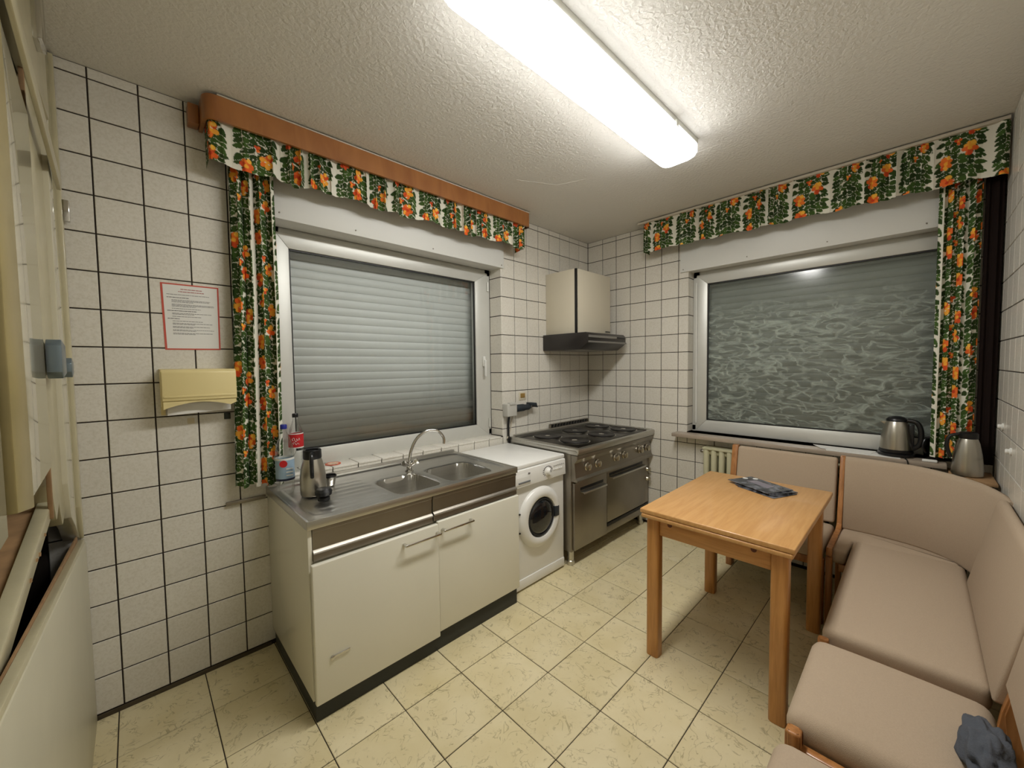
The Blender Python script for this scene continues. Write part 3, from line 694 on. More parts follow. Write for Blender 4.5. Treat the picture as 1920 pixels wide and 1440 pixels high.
# worktop height field
def supers(x, y, b, n=5):
    cx, cy, hx, hy = b; return (abs((x-cx)/hx)**n+abs((y-cy)/hy)**n)**(1/n)
B1 = (-2.255, -.445, .125, .150); B2 = (-1.925, -.440, .150, .155); RC = (-2.225, -.335, .545, .275); DR = (-2.565, -.36, .155, .23)
def top_z(x, y):
    z = .822; r = supers(x, y, RC, 14)
    z -= .007*min(1, max(0, (1-r)/.03))
    q = supers(x, y, DR, 10)
    if q < 1: z -= .0010*(1+math.sin((y)*2*PI/.060))*min(1, (1-q)/.08)
    for b, dep in ((B1, .14), (B2, .15)):
        s = supers(x, y, b)
        if s < 1.1: z -= .003*min(1, (1.1-s)/.1)
        if s < 1: z -= dep*min(1, ((1-s)/.17))**.55 if s > .83 else dep+.004*(1-s)
    return z
def ff(tst, cell=.006):
    x0, x1, y0, y1 = -2.803, -1.655, -.650, -.002; nx, ny = int((x1-x0)/cell), int((y1-y0)/cell)
    xs = [x0+(x1-x0)*i/nx for i in range(nx+1)]; ys = [y0+(y1-y0)*j/ny for j in range(ny+1)]
    bm = new(); V = {}
    def v(i, j):
        if (i, j) not in V: V[(i, j)] = bm.verts.new((xs[i], ys[j], top_z(xs[i], ys[j])))
        return V[(i, j)]
    for i in range(nx):
        for j in range(ny):
            if tst((xs[i]+xs[i+1])/2, (ys[j]+ys[j+1])/2): bm.faces.new((v(i, j), v(i+1, j), v(i+1, j+1), v(i, j+1)))
    return bm
bm = ff(lambda x, y: supers(x, y, B1) > 1 and supers(x, y, B2) > 1)
obj('worktop', bm, 'steel', su, ang=60)
for b in (B1, B2):
    bowl = obj('bowl', ff(lambda x, y: supers(x, y, b) <= 1), 'steel', su, ang=80)
    obj('drain', lathe([(.022, .0), (.022, .002), (.017, .001)], (b[0], b[1], .822-(.147 if b is B1 else .157)), (0, 0, 1), 20), 'chrome', bowl)
ed = new(); add_prism(ed, ((-.654, .824), (-.640, .8225), (-.640, .790), (-.654, .788)), 'x', -2.806, -1.652, bev=.002); add_box(ed, (-2.807, -.652, .788), (-2.796, -.003, .8235), .001); add_box(ed, (-1.662, -.652, .788), (-1.651, -.003, .8235), .001)
obj('worktop_edge', ed, 'steel', su)
obj('back_upstand', box((-2.803, -.024, .80), (-1.655, -.003, .836), .004), 'steel', su)
# faucet
fc = thing('tap', (-2.145, -.235, .815), 'chrome mixer tap with tall curved spout and two cross handles', 'tap')
fxc, fyc = -2.135, -.245
obj('tap_body', lathe([(.024, 0), (.024, .006), (.017, .012), (.016, .045), (.012, .055)], (fxc, fyc, .815), n=20), 'chrome', fc)
sp = smoothpath([(fxc, fyc, .86), (fxc+.012, fyc-.002, .93), (fxc+.05, fyc-.012, 1.005), (fxc+.11, fyc-.03, 1.043), (fxc+.17, fyc-.045, 1.035), (fxc+.205, fyc-.052, .995), (fxc+.208, fyc-.053, .955)])
obj('spout', tube(sp, .0085, 12), 'chrome', fc)
for s in (-1, 1):
    k = new(); dd = Vector((.75*s, -.35, .5)).normalized(); c0 = Vector((fxc, fyc, .845)); add_tube(k, [c0, c0+dd*.035], .010, 12)
    add_lathe(k, [(.012, 0), (.017, .006), (.017, .022), (.011, .028)], c0+dd*.035, dd, 6)
    obj('cross_handle', k, 'chrome', fc)
# items on the worktop
th = thing('thermos_jug', (-2.668, -.29, .822), 'brushed steel thermos jug with black lid on the sink worktop', 'jug')
tx, ty = -2.668, -.288
obj('jug_body', lathe([(.052, .0), (.055, .004), (.057, .03), (.056, .09), (.052, .13), (.040, .168), (.038, .175)], (tx, ty, .820), n=36), mat('jug_steel', (188, 184, 174), .3, 1), th)
obj('collar', lathe([(.039, .172), (.041, .178), (.040, .212), (.036, .216), (.030, .214), (.030, .206)], (tx, ty, .820), n=32), 'black_plastic', th)
hdv = Vector((-.36, -1, 0)).normalized()
hp = [Vector((tx, ty, 0))+hdv*a+Vector((0, 0, z)) for a, z in ((.040, 1.022), (.068, 1.018), (.078, .99), (.074, .94), (.060, .915))]
obj('jug_handle', tube(smoothpath(hp), .0085, 8), 'black_plastic', th)
lid = thing('jug_stopper', (-2.66, -.41, .82), 'black screw stopper lying upside down in front of the steel jug', 'stopper')
obj('stopper', lathe([(.026, 0), (.026, .012), (.022, .016), (.034, .024), (.037, .040), (.030, .052), (.012, .056), (.01, .056)], (-2.660, -.405, .818), n=28), 'black_plastic', lid)
cp = thing('steel_cup', (-2.555, -.205, .82), 'small steel cup with black rim behind the thermos jug', 'cup')
obj('cup_body', lathe([(.020, 0), (.023, .004), (.030, .045), (.028, .045), (.021, .006)], (-2.560, -.195, .818), n=24), 'chrome', cp)
obj('rim', lathe([(.030, .044), (.032, .047), (.032, .053), (.029, .055), (.028, .045)], (-2.560, -.195, .818), n=24, cap=False), 'black_plastic', cp)
def bottle(root, c, H_, r, capm, label_parts):
    p = [(.0, .004), (r*.5, .0), (r*.85, .002), (r, .018), (r*.97, .05), (r, .07), (r*.96, H_*.42), (r, H_*.45), (r, H_*.62), (r*.9, H_*.70), (r*.55, H_*.82), (.013, H_*.90), (.0125, H_*.945)]
    obj('bottle_body', lathe(p, c, n=28), 'pet', root)
    obj('cap', lathe([(.0145, H_*.935), (.0150, H_*.94), (.0150, H_*.985), (.013, H_), (.0, H_)], c, n=20), capm, root)
    for z0, z1, rr, m in label_parts: obj('label_band', lathe([(rr, z0), (rr, z1)], c, n=32, cap=False), m, root)
bt = thing('water_bottle', (-2.755, -.14, .82), 'clear plastic bottle with blue cap and pale blue label on the worktop', 'bottle')
bottle(bt, (-2.752, -.150, .8155), .335, .040, 'blue_cap', ((.075, .165, .0412, 'blue_label'), (.066, .076, .0414, 'navy'), (.165, .175, .0412, 'white_print')))
obj('label_disc', lathe([(.0, 0), (.017, 0), (.017, .0005)], (-2.768, -.1885, .965), (-.35, -1, 0), 18), 'red_label', bt)
lt = new()
for k in range(3): add_box(lt, (-2.758, -.1935, .905+k*.016), (-2.728, -.1915, .910+k*.016))
obj('label_print', lt, 'white_print', bt, smooth=False)
bc = thing('cola_bottle', (-2.635, .06, .863), 'clear plastic cola bottle with black cap and red label on sill', 'bottle')
bottle(bc, (-2.645, .055, .863), .315, .036, 'black_plastic', ((.135, .205, .0368, 'red_label'), (.130, .135, .037, 'white_print'), (.205, .210, .037, 'white_print')))
scr = new(); cx, cy, cz = -2.645, .055, .863+.168
ang0 = math.atan2(-2.344, -.62)
def onlab(a, z, rr=.0374): return (cx+rr*math.cos(ang0+a), cy+rr*math.sin(ang0+a), z)
add_tube(scr, smoothpath([onlab(-.35, cz+.002), onlab(-.5, cz+.012), onlab(-.25, cz+.018), onlab(-.15, cz+.004), onlab(0, cz-.002), onlab(.12, cz+.010), onlab(.05, cz+.014), onlab(.25, cz+.004), onlab(.42, cz+.016), onlab(.5, cz+.004)]), .0011, 5)
add_tube(scr, smoothpath([onlab(-.3, cz-.016), onlab(-.4, cz-.008), onlab(-.2, cz-.006), onlab(0, cz-.018), onlab(.2, cz-.010), onlab(.4, cz-.018)]), .0010, 5)
obj('script_print', scr, 'white_print', bc)
ck = thing('round_coaster', (-2.44, .06, .863), 'round red and white printed disc lying on the left window sill', 'coaster')
obj('disc', lathe([(.042, 0), (.043, .002), (.042, .004)], (-2.452, .065, .863), n=28), 'orange_print', ck)
obj('print_ring', lathe([(.030, .0042), (.024, .0046), (.0, .0046)], (-2.452, .065, .863), n=24), mat('coaster_pale', (214, 186, 160), .6, var=.3, vscale=80), ck)
# ------------------------------------------------------------------ washing machine
wm = thing('washing_machine', (-1.385, -.31, 0), 'white front-loading washing machine between sink unit and stove', 'washing machine')
obj('cabinet_body', box((-1.642, -.585, .012), (-1.132, -.02, .778), .010, 3), 'washer_white', wm)
obj('top_lid', box((-1.644, -.592, .778), (-1.130, -.015, .806), .007, 3), 'washer_white', wm)
obj('control_panel', prism(((-.585, .660), (-.606, .668), (-.600, .775), (-.585, .778)), 'x', -1.640, -1.134, bev=.004), 'washer_white', wm)
obj('plinth_strip', box((-1.636, -.592, .014), (-1.138, -.580, .075), .004), 'washer_white', wm)
dr = obj('detergent_drawer', prism(((-.598, .676), (-.609, .684), (-.606, .730), (-.598, .768)), 'x', -1.628, -1.490, bev=.003), 'washer_white', wm)
obj('drawer_grip', box((-1.60, -.611, .692), (-1.495, -.600, .703), .002), mat('grip_grey', (120, 122, 124), .4), dr)
obj('drawer_mark', box((-1.51, -.6085, .745), (-1.495, -.600, .749), 0), 'grip_grey' if 'grip_grey' in M else 'ink', dr, smooth=False)
kb = obj('programme_knob', lathe([(.030, 0), (.030, .006), (.022, .010), (.020, .026), (.017, .029)], (-1.322, -.601, .722), (0, -1, 0), 28), 'washer_white', wm)
obj('knob_pointer', box((-1.324, -.632, .722), (-1.320, -.629, .742), 0), 'ink', kb, smooth=False)
mk = new(); r = random.Random(2)
for k in range(9):
    a = PI*(.05+.9*k/8); 
    for s in (1, -1): add_box(mk, (-1.322+.042*s*abs(math.sin(a))-.007, -.6045, .722+.034*math.cos(a)-.002), (-1.322+.042*s*abs(math.sin(a))+.007, -.6035, .722+.034*math.cos(a)+.002))
for k in range(6): add_box(mk, (-1.262+k*.020, -.6045, .745), (-1.252+k*.020, -.6035, .748))
obj('panel_print', mk, 'grip_grey' if 'grip_grey' in M else 'ink', wm, smooth=False)
for k in range(5): obj('button', lathe([(.006, 0), (.006, .004), (.004, .005)], (-1.258+k*.020, -.603, .722), (0, -1, 0), 12), 'washer_white', wm)
dc = (-1.388, -.586, .435); dd = (0, -1, 0)
dr_ = obj('door_ring', lathe([(.128, .006), (.132, .026), (.150, .034), (.180, .028), (.197, .010), (.199, 0), (.128, 0)], dc, dd, 56, cap=False), 'washer_white', wm)
obj('door_seal', lathe([(.128, .002), (.124, .020), (.116, .026), (.108, .018)], dc, dd, 48, cap=False), 'rubber', wm)
obj('door_glass', lathe([(.119, .010), (.112, .020), (.090, .030), (.055, .038), (.0, .040)], dc, dd, 40), 'door_glass', wm)
obj('door_catch', box((-1.268, -.622, .405), (-1.225, -.596, .475), .006), 'plug_black', wm)
for z in (.375, .495): obj('hinge_pin', box((-1.588, -.600, z), (-1.576, -.590, z+.008), .001), 'gasket', wm)
for x in (-1.61, -1.165):
    for y in (-.55, -.06): obj('foot', lathe([(.018, 0), (.018, .008), (.010, .013)], (x, y, 0), n=14), 'rubber', wm)
# ------------------------------------------------------------------ stove
st = thing('electric_stove', (-.56, -.34, 0), 'large stainless steel six-plate catering stove with oven in the corner', 'stove')
sx0, sx1 = -1.112, -.006
obj('body', box((sx0+.004, -.630, .105), (sx1-.004, -.010, .80), .003), 'steel_dark', st)
obj('hob_frame', box((sx0, -.692, .800), (sx1, -.006, .838), .008, 2), 'steel', st)
obj('hob_plate', box((sx0+.045, -.640, .838), (sx1-.035, -.055, .8415), .001), mat('hob_dark', (62, 58, 52), .28, .9), st)
obj('front_rail', box((sx0, -.700, .812), (sx1, -.672, .850), .007, 2), 'steel', st)
obj('side_rail', box((sx0, -.68, .832), (sx0+.028, -.01, .852), .004), 'steel', st)
obj('side_rail', box((sx1-.03, -.68, .832), (sx1, -.01, .856), .006), 'steel', st)
obj('back_upstand', box((sx0+.05, -.04, .838), (sx1-.02, -.008, .862), .004), 'steel', st)
vt = new(); add_box(vt, (-.62, -.036, .862), (-.045, -.012, .866), .001); add_box(vt, (-.62, -.036, .892), (-.045, -.012, .897), .001)
for x in (-.62, -.05): add_box(vt, (x, -.036, .862), (x+.006, -.012, .896))
v_ = obj('vent_grille', vt, 'steel_dark', st)
for k in range(13): obj('vent_bar', prism(((-.60+k*.042, .864), (-.586+k*.042, .864), (-.572+k*.042, .893), (-.586+k*.042, .893)), 'y', -.033, -.018), 'gasket', v_)
for (x, y) in ((-.873, -.215), (-.873, -.485), (-.510, -.215), (-.510, -.485), (-.165, -.215), (-.165, -.485)):
    p = obj('hotplate', lathe([(.110, 0), (.112, .008), (.106, .014), (.098, .012), (.060, .0125), (.056, .011), (.0, .011)], (x, y, .8415), n=40), 'iron', st)
    obj('rim_ring', lathe([(.118, .0), (.118, .004), (.112, .005)], (x, y, .8415), n=40, cap=False), 'chrome', p)
    obj('centre_cap', lathe([(.022, .0105), (.020, .0125), (.0, .0128)], (x, y, .8415), n=20), 'chrome', p)
obj('control_panel', prism(((-.632, .798), (-.686, .798), (-.686, .772), (-.662, .742), (-.672, .640), (-.686, .622), (-.686, .612), (-.632, .612)), 'x', sx0+.002, sx1-.002, bev=.002), 'steel_dark', st, ang=25)
def knob(par, x, y, z, r=.029):
    k = obj('knob', lathe([(r, 0), (r*1.0, .006), (r*.85, .010), (r*.78, .028), (r*.6, .031)], (x, y, z), (0, -1, 0), 24), mat('knob_steel', (206, 200, 186), .25, 1) if 'knob_steel' not in MATS else MATS['knob_steel'], par)
    obj('knob_grip', box((x-.004, y-.036, z-r*.7), (x+.004, y-.028, z+r*.7), .002), MATS['knob_steel'], k)
for x in (-.975, -.848, -.599, -.472, -.215, -.098): knob(st, x, -.668, .70)
ld = obj('oven_door', box((-1.095, -.652, .118), (-.690, -.630, .598), .003), 'steel_dark', st)
rd = obj('oven_door', box((-.684, -.652, .205), (-.100, -.630, .598), .003), 'steel_dark', st)
def strap(par, x0, x1, z):
    bm = new(); add_prism(bm, ((-.652, z+.006), (-.688, z+.002), (-.690, z-.010), (-.684, z-.010), (-.682, z-.004), (-.652, z-.002)), 'x', x0, x1, bev=.001); obj('handle', bm, 'steel', par)
    obj('handle_recess', box((x0+.0, -.6535, z+.010), (x1-.0, -.651, z+.030), .0005), 'gasket', par)
strap(ld, -1.03, -.74, .525); strap(rd, -.66, -.135, .555)
obj('vent_slot', box((-.675, -.648, .172), (-.02, -.630, .196), .001), 'gasket', st); obj('lower_panel', box((-.684, -.648, .118), (sx1-.004, -.630, .170), .002), 'steel_dark', st)
obj('side_control', box((-.096, -.648, .205), (sx1-.006, -.630, .598), .002), 'steel_dark', st)
for z in (.50, .415): knob(st, -.045, -.648, z, .022)
for x in (sx0+.04, sx1-.06):
    for y in (-.595, -.06): obj('leg', lathe([(.026, 0), (.028, .004), (.028, .030), (.024, .034), (.024, .106)], (x, y, 0), n=20), 'steel', st)
# ------------------------------------------------------------------ extractor hood and cupboard
hc = thing('wall_cupboard', (-.38, -.17, 1.69), 'cream wall cupboard hanging in the corner above the extractor hood', 'cupboard')
obj('carcass', box((-.634, -.312, 1.688), (-.135, -.002, 2.212), .001), 'hood_white', hc)
obj('door', box((-.618, -.336, 1.690), (-.135, -.316, 2.210), .003), 'hood_white', hc)
obj('door_gap', box((-.634, -.330, 1.688), (-.617, -.312, 2.212), .001), 'gasket', hc)
obj('handle', tube(smoothpath([(-.215, -.336, 1.715), (-.20, -.352, 1.713), (-.17, -.352, 1.713), (-.155, -.336, 1.715)]), .004, 8), 'gasket', hc)
hx = thing('extractor_hood', (-.39, -.23, 1.54), 'dark brown slim extractor hood under the cream wall cupboard', 'extractor hood')
obj('casing', prism(((-.002, 1.683), (-.452, 1.683), (-.474, 1.662), (-.474, 1.602), (-.395, 1.548), (-.002, 1.548)), 'x', -.678, -.105, bev=.003), 'hood_black', hx, ang=25)
obj('front_strip', box((-.672, -.480, 1.640), (-.110, -.473, 1.660), .002), 'hood_grey', hx)
obj('grey_lip', box((-.674, -.484, 1.600), (-.108, -.472, 1.614), .003), 'hood_grey', hx)
obj('control_slot', box((-.26, -.4825, 1.642), (-.13, -.479, 1.657), .001), 'gasket', hx)
fl = new()
for k in range(10): add_box(fl, (-.64, -.07-k*.033, 1.545), (-.14, -.052-k*.033, 1.5485), .0005)
obj('grease_filter', fl, 'hood_grey', hx)
# ------------------------------------------------------------------ radiator
ra = thing('radiator', (-.07, -1.7, .12), 'cream ribbed radiator on wall under the right window sill', 'radiator')
for k in range(20):
    y = -1.165-k*.055
    if k == 0: o = obj('rib', prism(rrect(-.075, y, .045, .020, .018, 4), 'z', .15, .765, bev=.004), 'radiator', ra, origin=(-.075, y, .15)); rm = o.data
    else: o = link('rib', rm, ra); o.location = Vector((-.075, y, .15))-wloc(ra)
obj('header_pipe', tube([(-.075, -1.140, .735), (-.075, -2.22, .735)], .024, 14), 'radiator', ra); obj('header_pipe', tube([(-.075, -1.140, .18), (-.075, -2.22, .18)], .024, 14), 'radiator', ra)
obj('valve', lathe([(.010, 0), (.014, .006), (.014, .022), (.009, .028)], (-.075, -1.140, .735), (0, 1, 0), 12), 'steel_dark', ra)
obj('top_grille', box((-.122, -2.23, .758), (-.028, -1.140, .775), .003), 'radiator', ra)
for y in (-1.3, -2.1): obj('wall_bracket', box((-.040, y, .60), (0, y+.02, .63), .001), 'radiator', ra)
# ------------------------------------------------------------------ table
tb = thing('dining_table', (-1.09, -1.68, 0), 'light beech extending kitchen table with magazines on top', 'table')
tx0, tx1, ty0, ty1 = -1.535, -.615, -1.990, -1.372
obj('tabletop', box((tx0, ty0, .708), (tx1, ty1, .730), .005, 3), 'beech_top', tb)
obj('lower_leaf', box((tx0-.002, ty0+.006, .688), (tx1+.002, ty1-.006, .707), .006, 3), 'beech_top', tb)
LW = .030
lx = (-1.478, -.725); ly = (-1.935, -1.420)
leg = None
for x in lx:
    for y in ly:
        if leg is None: leg = obj('leg', prism(rrect(x, y, LW, LW, .014, 4), 'z', 0, .686, bev=.003), 'beech_v', tb, origin=(x, y, 0)); lm = leg.data
        else: o = link('leg', lm, tb); o.location = Vector((x, y, 0))-wloc(tb)
obj('apron', box((-1.492, ly[0]+LW, .604), (-1.472, ly[1]-LW, .687), .003), 'beech_y', tb); obj('apron', box((-.74, ly[0]+LW, .604), (-.72, ly[1]-LW, .687), .003), 'beech_y', tb)
obj('apron', box((lx[0]+LW, ly[0]-.012, .604), (lx[1]-LW, ly[0]+.010, .687), .003), 'beech_top', tb); obj('apron', box((lx[0]+LW, ly[1]-.010, .604), (lx[1]-LW, ly[1]+.012, .687), .003), 'beech_top', tb)
for y in (-1.50, -1.845):
    obj('slide_notch', lathe([(.0, 0), (.011, .0), (.011, .0012)], (-1.4925, y, .668), (-1, 0, 0), 14), mat('notch_dark', (92, 44, 22), .6) if 'notch_dark' not in MATS else MATS['notch_dark'], tb)
# magazines
def mag_mat():
    m, n, b = nt('magazine_cover'); N, L = n.nodes, n.links
    tc = N.new('ShaderNodeTexCoord'); x = N.new('ShaderNodeTexNoise'); x.inputs['Scale'].default_value = 14; x.inputs['Detail'].default_value = 4; x.inputs['Distortion'].default_value = 1.2
    L.new(tc.outputs['Object'], x.inputs['Vector']); r = N.new('ShaderNodeValToRGB'); r.color_ramp.elements[0].position = .40; r.color_ramp.elements[1].position = .66
    r.color_ramp.elements[0].color = lin((40, 42, 48))+(1,); r.color_ramp.elements[1].color = lin((120, 122, 130))+(1,); L.new(x.outputs['Fac'], r.inputs[0]); L.new(r.outputs[0], b.inputs['Base Color'])
    b.inputs['Roughness'].default_value = .25; return m
M['mag'] = mag_mat()
zc = .7305
for i, (pts_, lab) in enumerate((
        (((-.86, -1.60), (-.70, -1.66), (-.80, -1.865), (-.955, -1.795)), 'dark glossy magazine, lowest of the fan on the table'),
        (((-.84, -1.58), (-.67, -1.64), (-.775, -1.865), (-.935, -1.79)), 'dark glossy magazine, second from the bottom of the fan'),
        (((-.80, -1.565), (-.655, -1.655), (-.79, -1.862), (-.93, -1.775)), 'dark glossy magazine, second from the top of the fan'),
        (((-.805, -1.535), (-.645, -1.615), (-.775, -1.845), (-.935, -1.765)), 'dark glossy magazine with two pale spots, topmost of the fan'))):
    t = thing('magazine', (-.8, -1.7, zc), lab, 'magazine', 'magazines fanned on the table')
    obj('cover', prism(pts_, 'z', zc, zc+.0035, bev=.0008, seg=1), 'mag', t)
    if i == 3:
        for q in ((-.71, -1.600), (-.685, -1.645)): obj('pale_spot', lathe([(0, 0), (.014, 0), (.014, .0004)], (q[0], q[1], zc+.0036), n=14), 'white_print', t)
        obj('cover_figure', prism(((-.76, -1.62), (-.72, -1.66), (-.78, -1.76), (-.84, -1.74)), 'z', zc+.0036, zc+.004), mat('mag_pale', (128, 122, 132), .3), t)
    zc += .0042
# ------------------------------------------------------------------ corner bench
UP = 'upholstery'
def slanted_back(axis, a0, a1, b_bot, b_top, zb, zt, thick, sgn):
    """upright cushion; sgn is the side (+/-) its thickness grows to, away from the sitter"""
    prof = [(b_bot, zb), (b_bot+sgn*thick, zb), (b_top+sgn*thick, zt), (b_top, zt)]
    bm = prism(prof, 'x' if axis == 'x' else 'y', a0, a1, bev=.018, seg=4); return bm
# module under the window (back against wall_right)
b1 = thing('bench', (-.42, -1.69, 0), 'short beige upholstered bench behind the table under the window', 'bench')
obj('seat', cushion((-.66, -1.960, .36), (-.235, -1.405, .435), .025), UP, b1)
obj('backrest', prism(((-.275, .45), (-.225, .45), (-.145, .832), (-.195, .832)), 'y', -1.960, -1.412, bev=.016, seg=4), UP, b1)
for y in (-1.372, ): obj('end_frame', prism(((-.300, .0), (-.240, .0), (-.215, .42), (-.135, .825), (-.150, .838), (-.185, .835), (-.262, .45), (-.300, .40)), 'y', y-.038, y, bev=.004), 'bench_wood', b1)
obj('seat_rail', box((-.640, -1.95, .315), (-.600, -1.405, .358), .004), 'bench_wood', b1); obj('seat_rail', box((-.30, -1.95, .315), (-.26, -1.405, .358), .004), 'bench_wood', b1)
for x, y in ((-.62, -1.40), (-.62, -1.945)): obj('leg', prism(rrect(x, y, .022, .018, .010, 3), 'z', 0, .36, bev=.003), 'bench_wood', b1)
# corner module
cm = thing('corner_bench', (-.3, -2.25, 0), 'beige upholstered corner bench section with curved backrest', 'bench')
seat = rrect(-.33, -2.225, .315, .235, .05, 4)
sp_ = [(-.66, -1.985), (-.26, -1.985), (-.25, -2.2), (-.30, -2.36), (-.42, -2.455), (-.66, -2.465)]
cs = new(); add_prism(cs, ((-.640, -1.990), (-.245, -1.990), (-.235, -2.20), (-.29, -2.37), (-.40, -2.455), (-.425, -2.46), (-.430, -2.06), (-.640, -2.05)), 'z', .355, .432, bev=.022, seg=4)
obj('seat', cs, UP, cm)
# curved back: sweep of a leaning section
pb_ = smoothpath([(0, -1.998, 0), (0, -2.14, 0), (-.035, -2.30, 0), (-.115, -2.42, 0), (-.24, -2.485, 0), (-.36, -2.500, 0)], 7)
bm = new(); rings = []
for i, p in enumerate(pb_):
    t = (pb_[min(i+1, len(pb_)-1)]-pb_[max(i-1, 0)]).normalized(); nrm = Vector((-t.y, t.x, 0))  # outward
    if nrm.dot(Vector((1, -1, 0))) < 0: nrm = -nrm
    base = Vector((-.270, 0, 0)) if True else 0
    sec = [(-.006, .43), (.004, .415), (.045, .415), (.055, .43), (.12, .80), (.118, .828), (.10, .836), (.082, .832), (.070, .81)]
    fallz = -.028*max(0, min(1, (i/len(pb_)-.35)/.5))
    rings.append([bm.verts.new(Vector((p.x-.27, p.y+(.03 if 0 else 0), 0))+nrm*(a*(1-.25*min(1, i/len(pb_)))) + Vector((0, 0, z+(fallz if z > .7 else 0)+.012))) for a, z in sec])
for p, q in zip(rings, rings[1:]):
    for i in range(len(p)): bm.faces.new((p[i], p[(i+1) % len(p)], q[(i+1) % len(p)], q[i]))
bm.faces.new(rings[0][::-1]); bm.faces.new(rings[-1]); obj('backrest', bm, UP, cm, ang=60)
obj('end_frame', prism(((-.300, .0), (-.250, .0), (-.235, .42), (-.150, .838), (-.162, .850), (-.195, .845), (-.285, .46), (-.330, .44), (-.66, .44), (-.67, .40), (-.33, .38), (-.300, .36)), 'y', -1.9965, -1.9725, bev=.003), 'bench_wood', cm)
obj('leg', prism(rrect(-.64, -1.984, .022, .014, .008, 3), 'z', 0, .39, bev=.003), 'bench_wood', cm)
obj('seat_rail', box((-.62, -2.40, .31), (-.25, -2.02, .352), .004), 'bench_wood', cm)
# long module along wall_front
lb = thing('long_bench', (-.95, -2.28, 0), 'long beige upholstered bench seat along the right wall beside the table', 'bench')
obj('seat', cushion((-1.462, -2.470, .355), (-.437, -2.062, .437), .026, .010), UP, lb)
obj('backrest', prism(((-2.460, .425), (-2.505, .425), (-2.572, .80), (-2.568, .826), (-2.548, .828), (-2.535, .81)), 'x', -1.505, -.625, bev=.010, seg=3), UP, lb)
obj('end_frame', prism(((-2.545, 0), (-2.515, 0), (-2.47, .30), (-2.04, .30), (-2.035, .345), (-2.47, .352), (-2.478, .42), (-2.555, .80), (-2.576, .81), (-2.576, .40)), 'x', -1.530, -1.505, bev=.003), 'bench_wood', lb)
obj('seat_rail', box((-1.50, -2.10, .305), (-.45, -2.075, .354), .004), 'bench_wood', lb); obj('side_rail', box((-1.500, -2.46, .315), (-1.470, -2.08, .352), .004), 'bench_wood', lb)
obj('leg', prism(rrect(-1.490, -2.072, .014, .016, .008, 3), 'z', 0, .415, bev=.005), 'bench_wood', lb)
obj('leg', prism(rrect(-.60, -2.085, .018, .018, .009, 3), 'z', 0, .31, bev=.003), 'bench_wood', lb)
# near single seats
def single(x1, x0, label, name='upholstered_chair'):
    c = thing(name, ((x0+x1)/2, -2.28, 0), label, 'chair')
    obj('seat', cushion((x0, -2.465, .355), (x1, -2.050, .444), .038, .016), UP, c)
    obj('backrest', prism(((-2.478, .51), (-2.512, .505), (-2.572, .85), (-2.565, .868), (-2.55, .87), (-2.535, .85)), 'x', x0-.005, x1-.002, bev=.010, seg=3), UP, c)
    obj('side_rail', box((x0-.032, -2.47, .335), (x0-.006, -2.08, .385), .004), 'bench_wood', c)
    obj('seat_rail', box((x0, -2.105, .31), (x1, -2.08, .352), .004), 'bench_wood', c)
    obj('leg', prism(rrect(x0-.022, -2.078, .019, .018, .010, 4), 'z', 0, .425, bev=.007, seg=3), 'bench_wood', c)
    obj('leg', prism(rrect(x1-.06, -2.092, .018, .018, .008, 3), 'z', 0, .31, bev=.003), 'bench_wood', c)
    obj('rear_leg', prism(((-2.545, 0), (-2.515, 0), (-2.482, .42), (-2.55, .80), (-2.576, .80), (-2.545, .42)), 'x', x0-.030, x0-.006, bev=.003), 'bench_wood', c)
    obj('rear_leg', prism(((-2.545, 0), (-2.515, 0), (-2.482, .42), (-2.55, .80), (-2.576, .80), (-2.545, .42)), 'x', x1+.000, x1+.012, bev=.003), 'bench_wood', c)
    return c
single(-1.545, -1.990, 'beige upholstered seat with wooden leg, next to the long bench')
single(-2.075, -2.50, 'beige upholstered seat nearest the camera, cut by the bottom edge')
# jacket on the seat
bm = new(); bmesh.ops.create_uvsphere(bm, u_segments=48, v_segments=28, radius=1); r = random.Random(4)
from mathutils import noise as mn
for v in bm.verts:
    p = v.co.copy(); k = 1+.30*mn.noise(p*2.3)+.12*mn.noise(p*6)+.05*mn.noise(p*14)
    v.co = Vector((-1.845+p.x*.105*k, -2.425+p.y*.045*k, .490+p.z*.045*k))
    if v.co.z < .456: v.co.z = .456
    v.co.y = max(v.co.y, -2.466)
tag(obj('folded_jacket', bm, 'jacket', ang=80), 'crumpled grey-blue cloth lying at the back of the near seat', 'cloth')
# ------------------------------------------------------------------ things on the right sill
pp = thing('paper_sheet', (-.03, -2.0, .857), 'white sheets of paper lying on the stone sill under the kettle', 'paper')
obj('sheet', prism(((-.105, -1.895), (-.108, -2.23), (.02, -2.22), (.03, -1.86)), 'z', .8575, .8590), 'paper', pp, smooth=False)
obj('sheet', prism(((-.06, -1.86), (-.075, -2.10), (.05, -2.12), (.06, -1.80)), 'z', .8592, .8604), 'paper', pp, smooth=False)
kt = thing('electric_kettle', (-.005, -2.212, .86), 'steel electric kettle with black lid, handle and base on the sill', 'kettle')
kx, ky, kz = -.005, -2.207, .861
obj('power_base', lathe([(.078, 0), (.082, .003), (.082, .014), (.072, .020)], (kx, ky, kz), n=32), 'black_plastic', kt)
obj('kettle_foot', lathe([(.074, .020), (.076, .024), (.074, .040)], (kx, ky, kz), n=32), 'black_plastic', kt)
obj('kettle_body', lathe([(.073, .040), (.072, .06), (.067, .12), (.057, .175), (.046, .205)], (kx, ky, kz), n=36), MATS['jug_steel'], kt)
obj('lid', lathe([(.047, .203), (.046, .215), (.034, .228), (.012, .234), (0, .235)], (kx, ky, kz), n=28), 'black_plastic', kt)
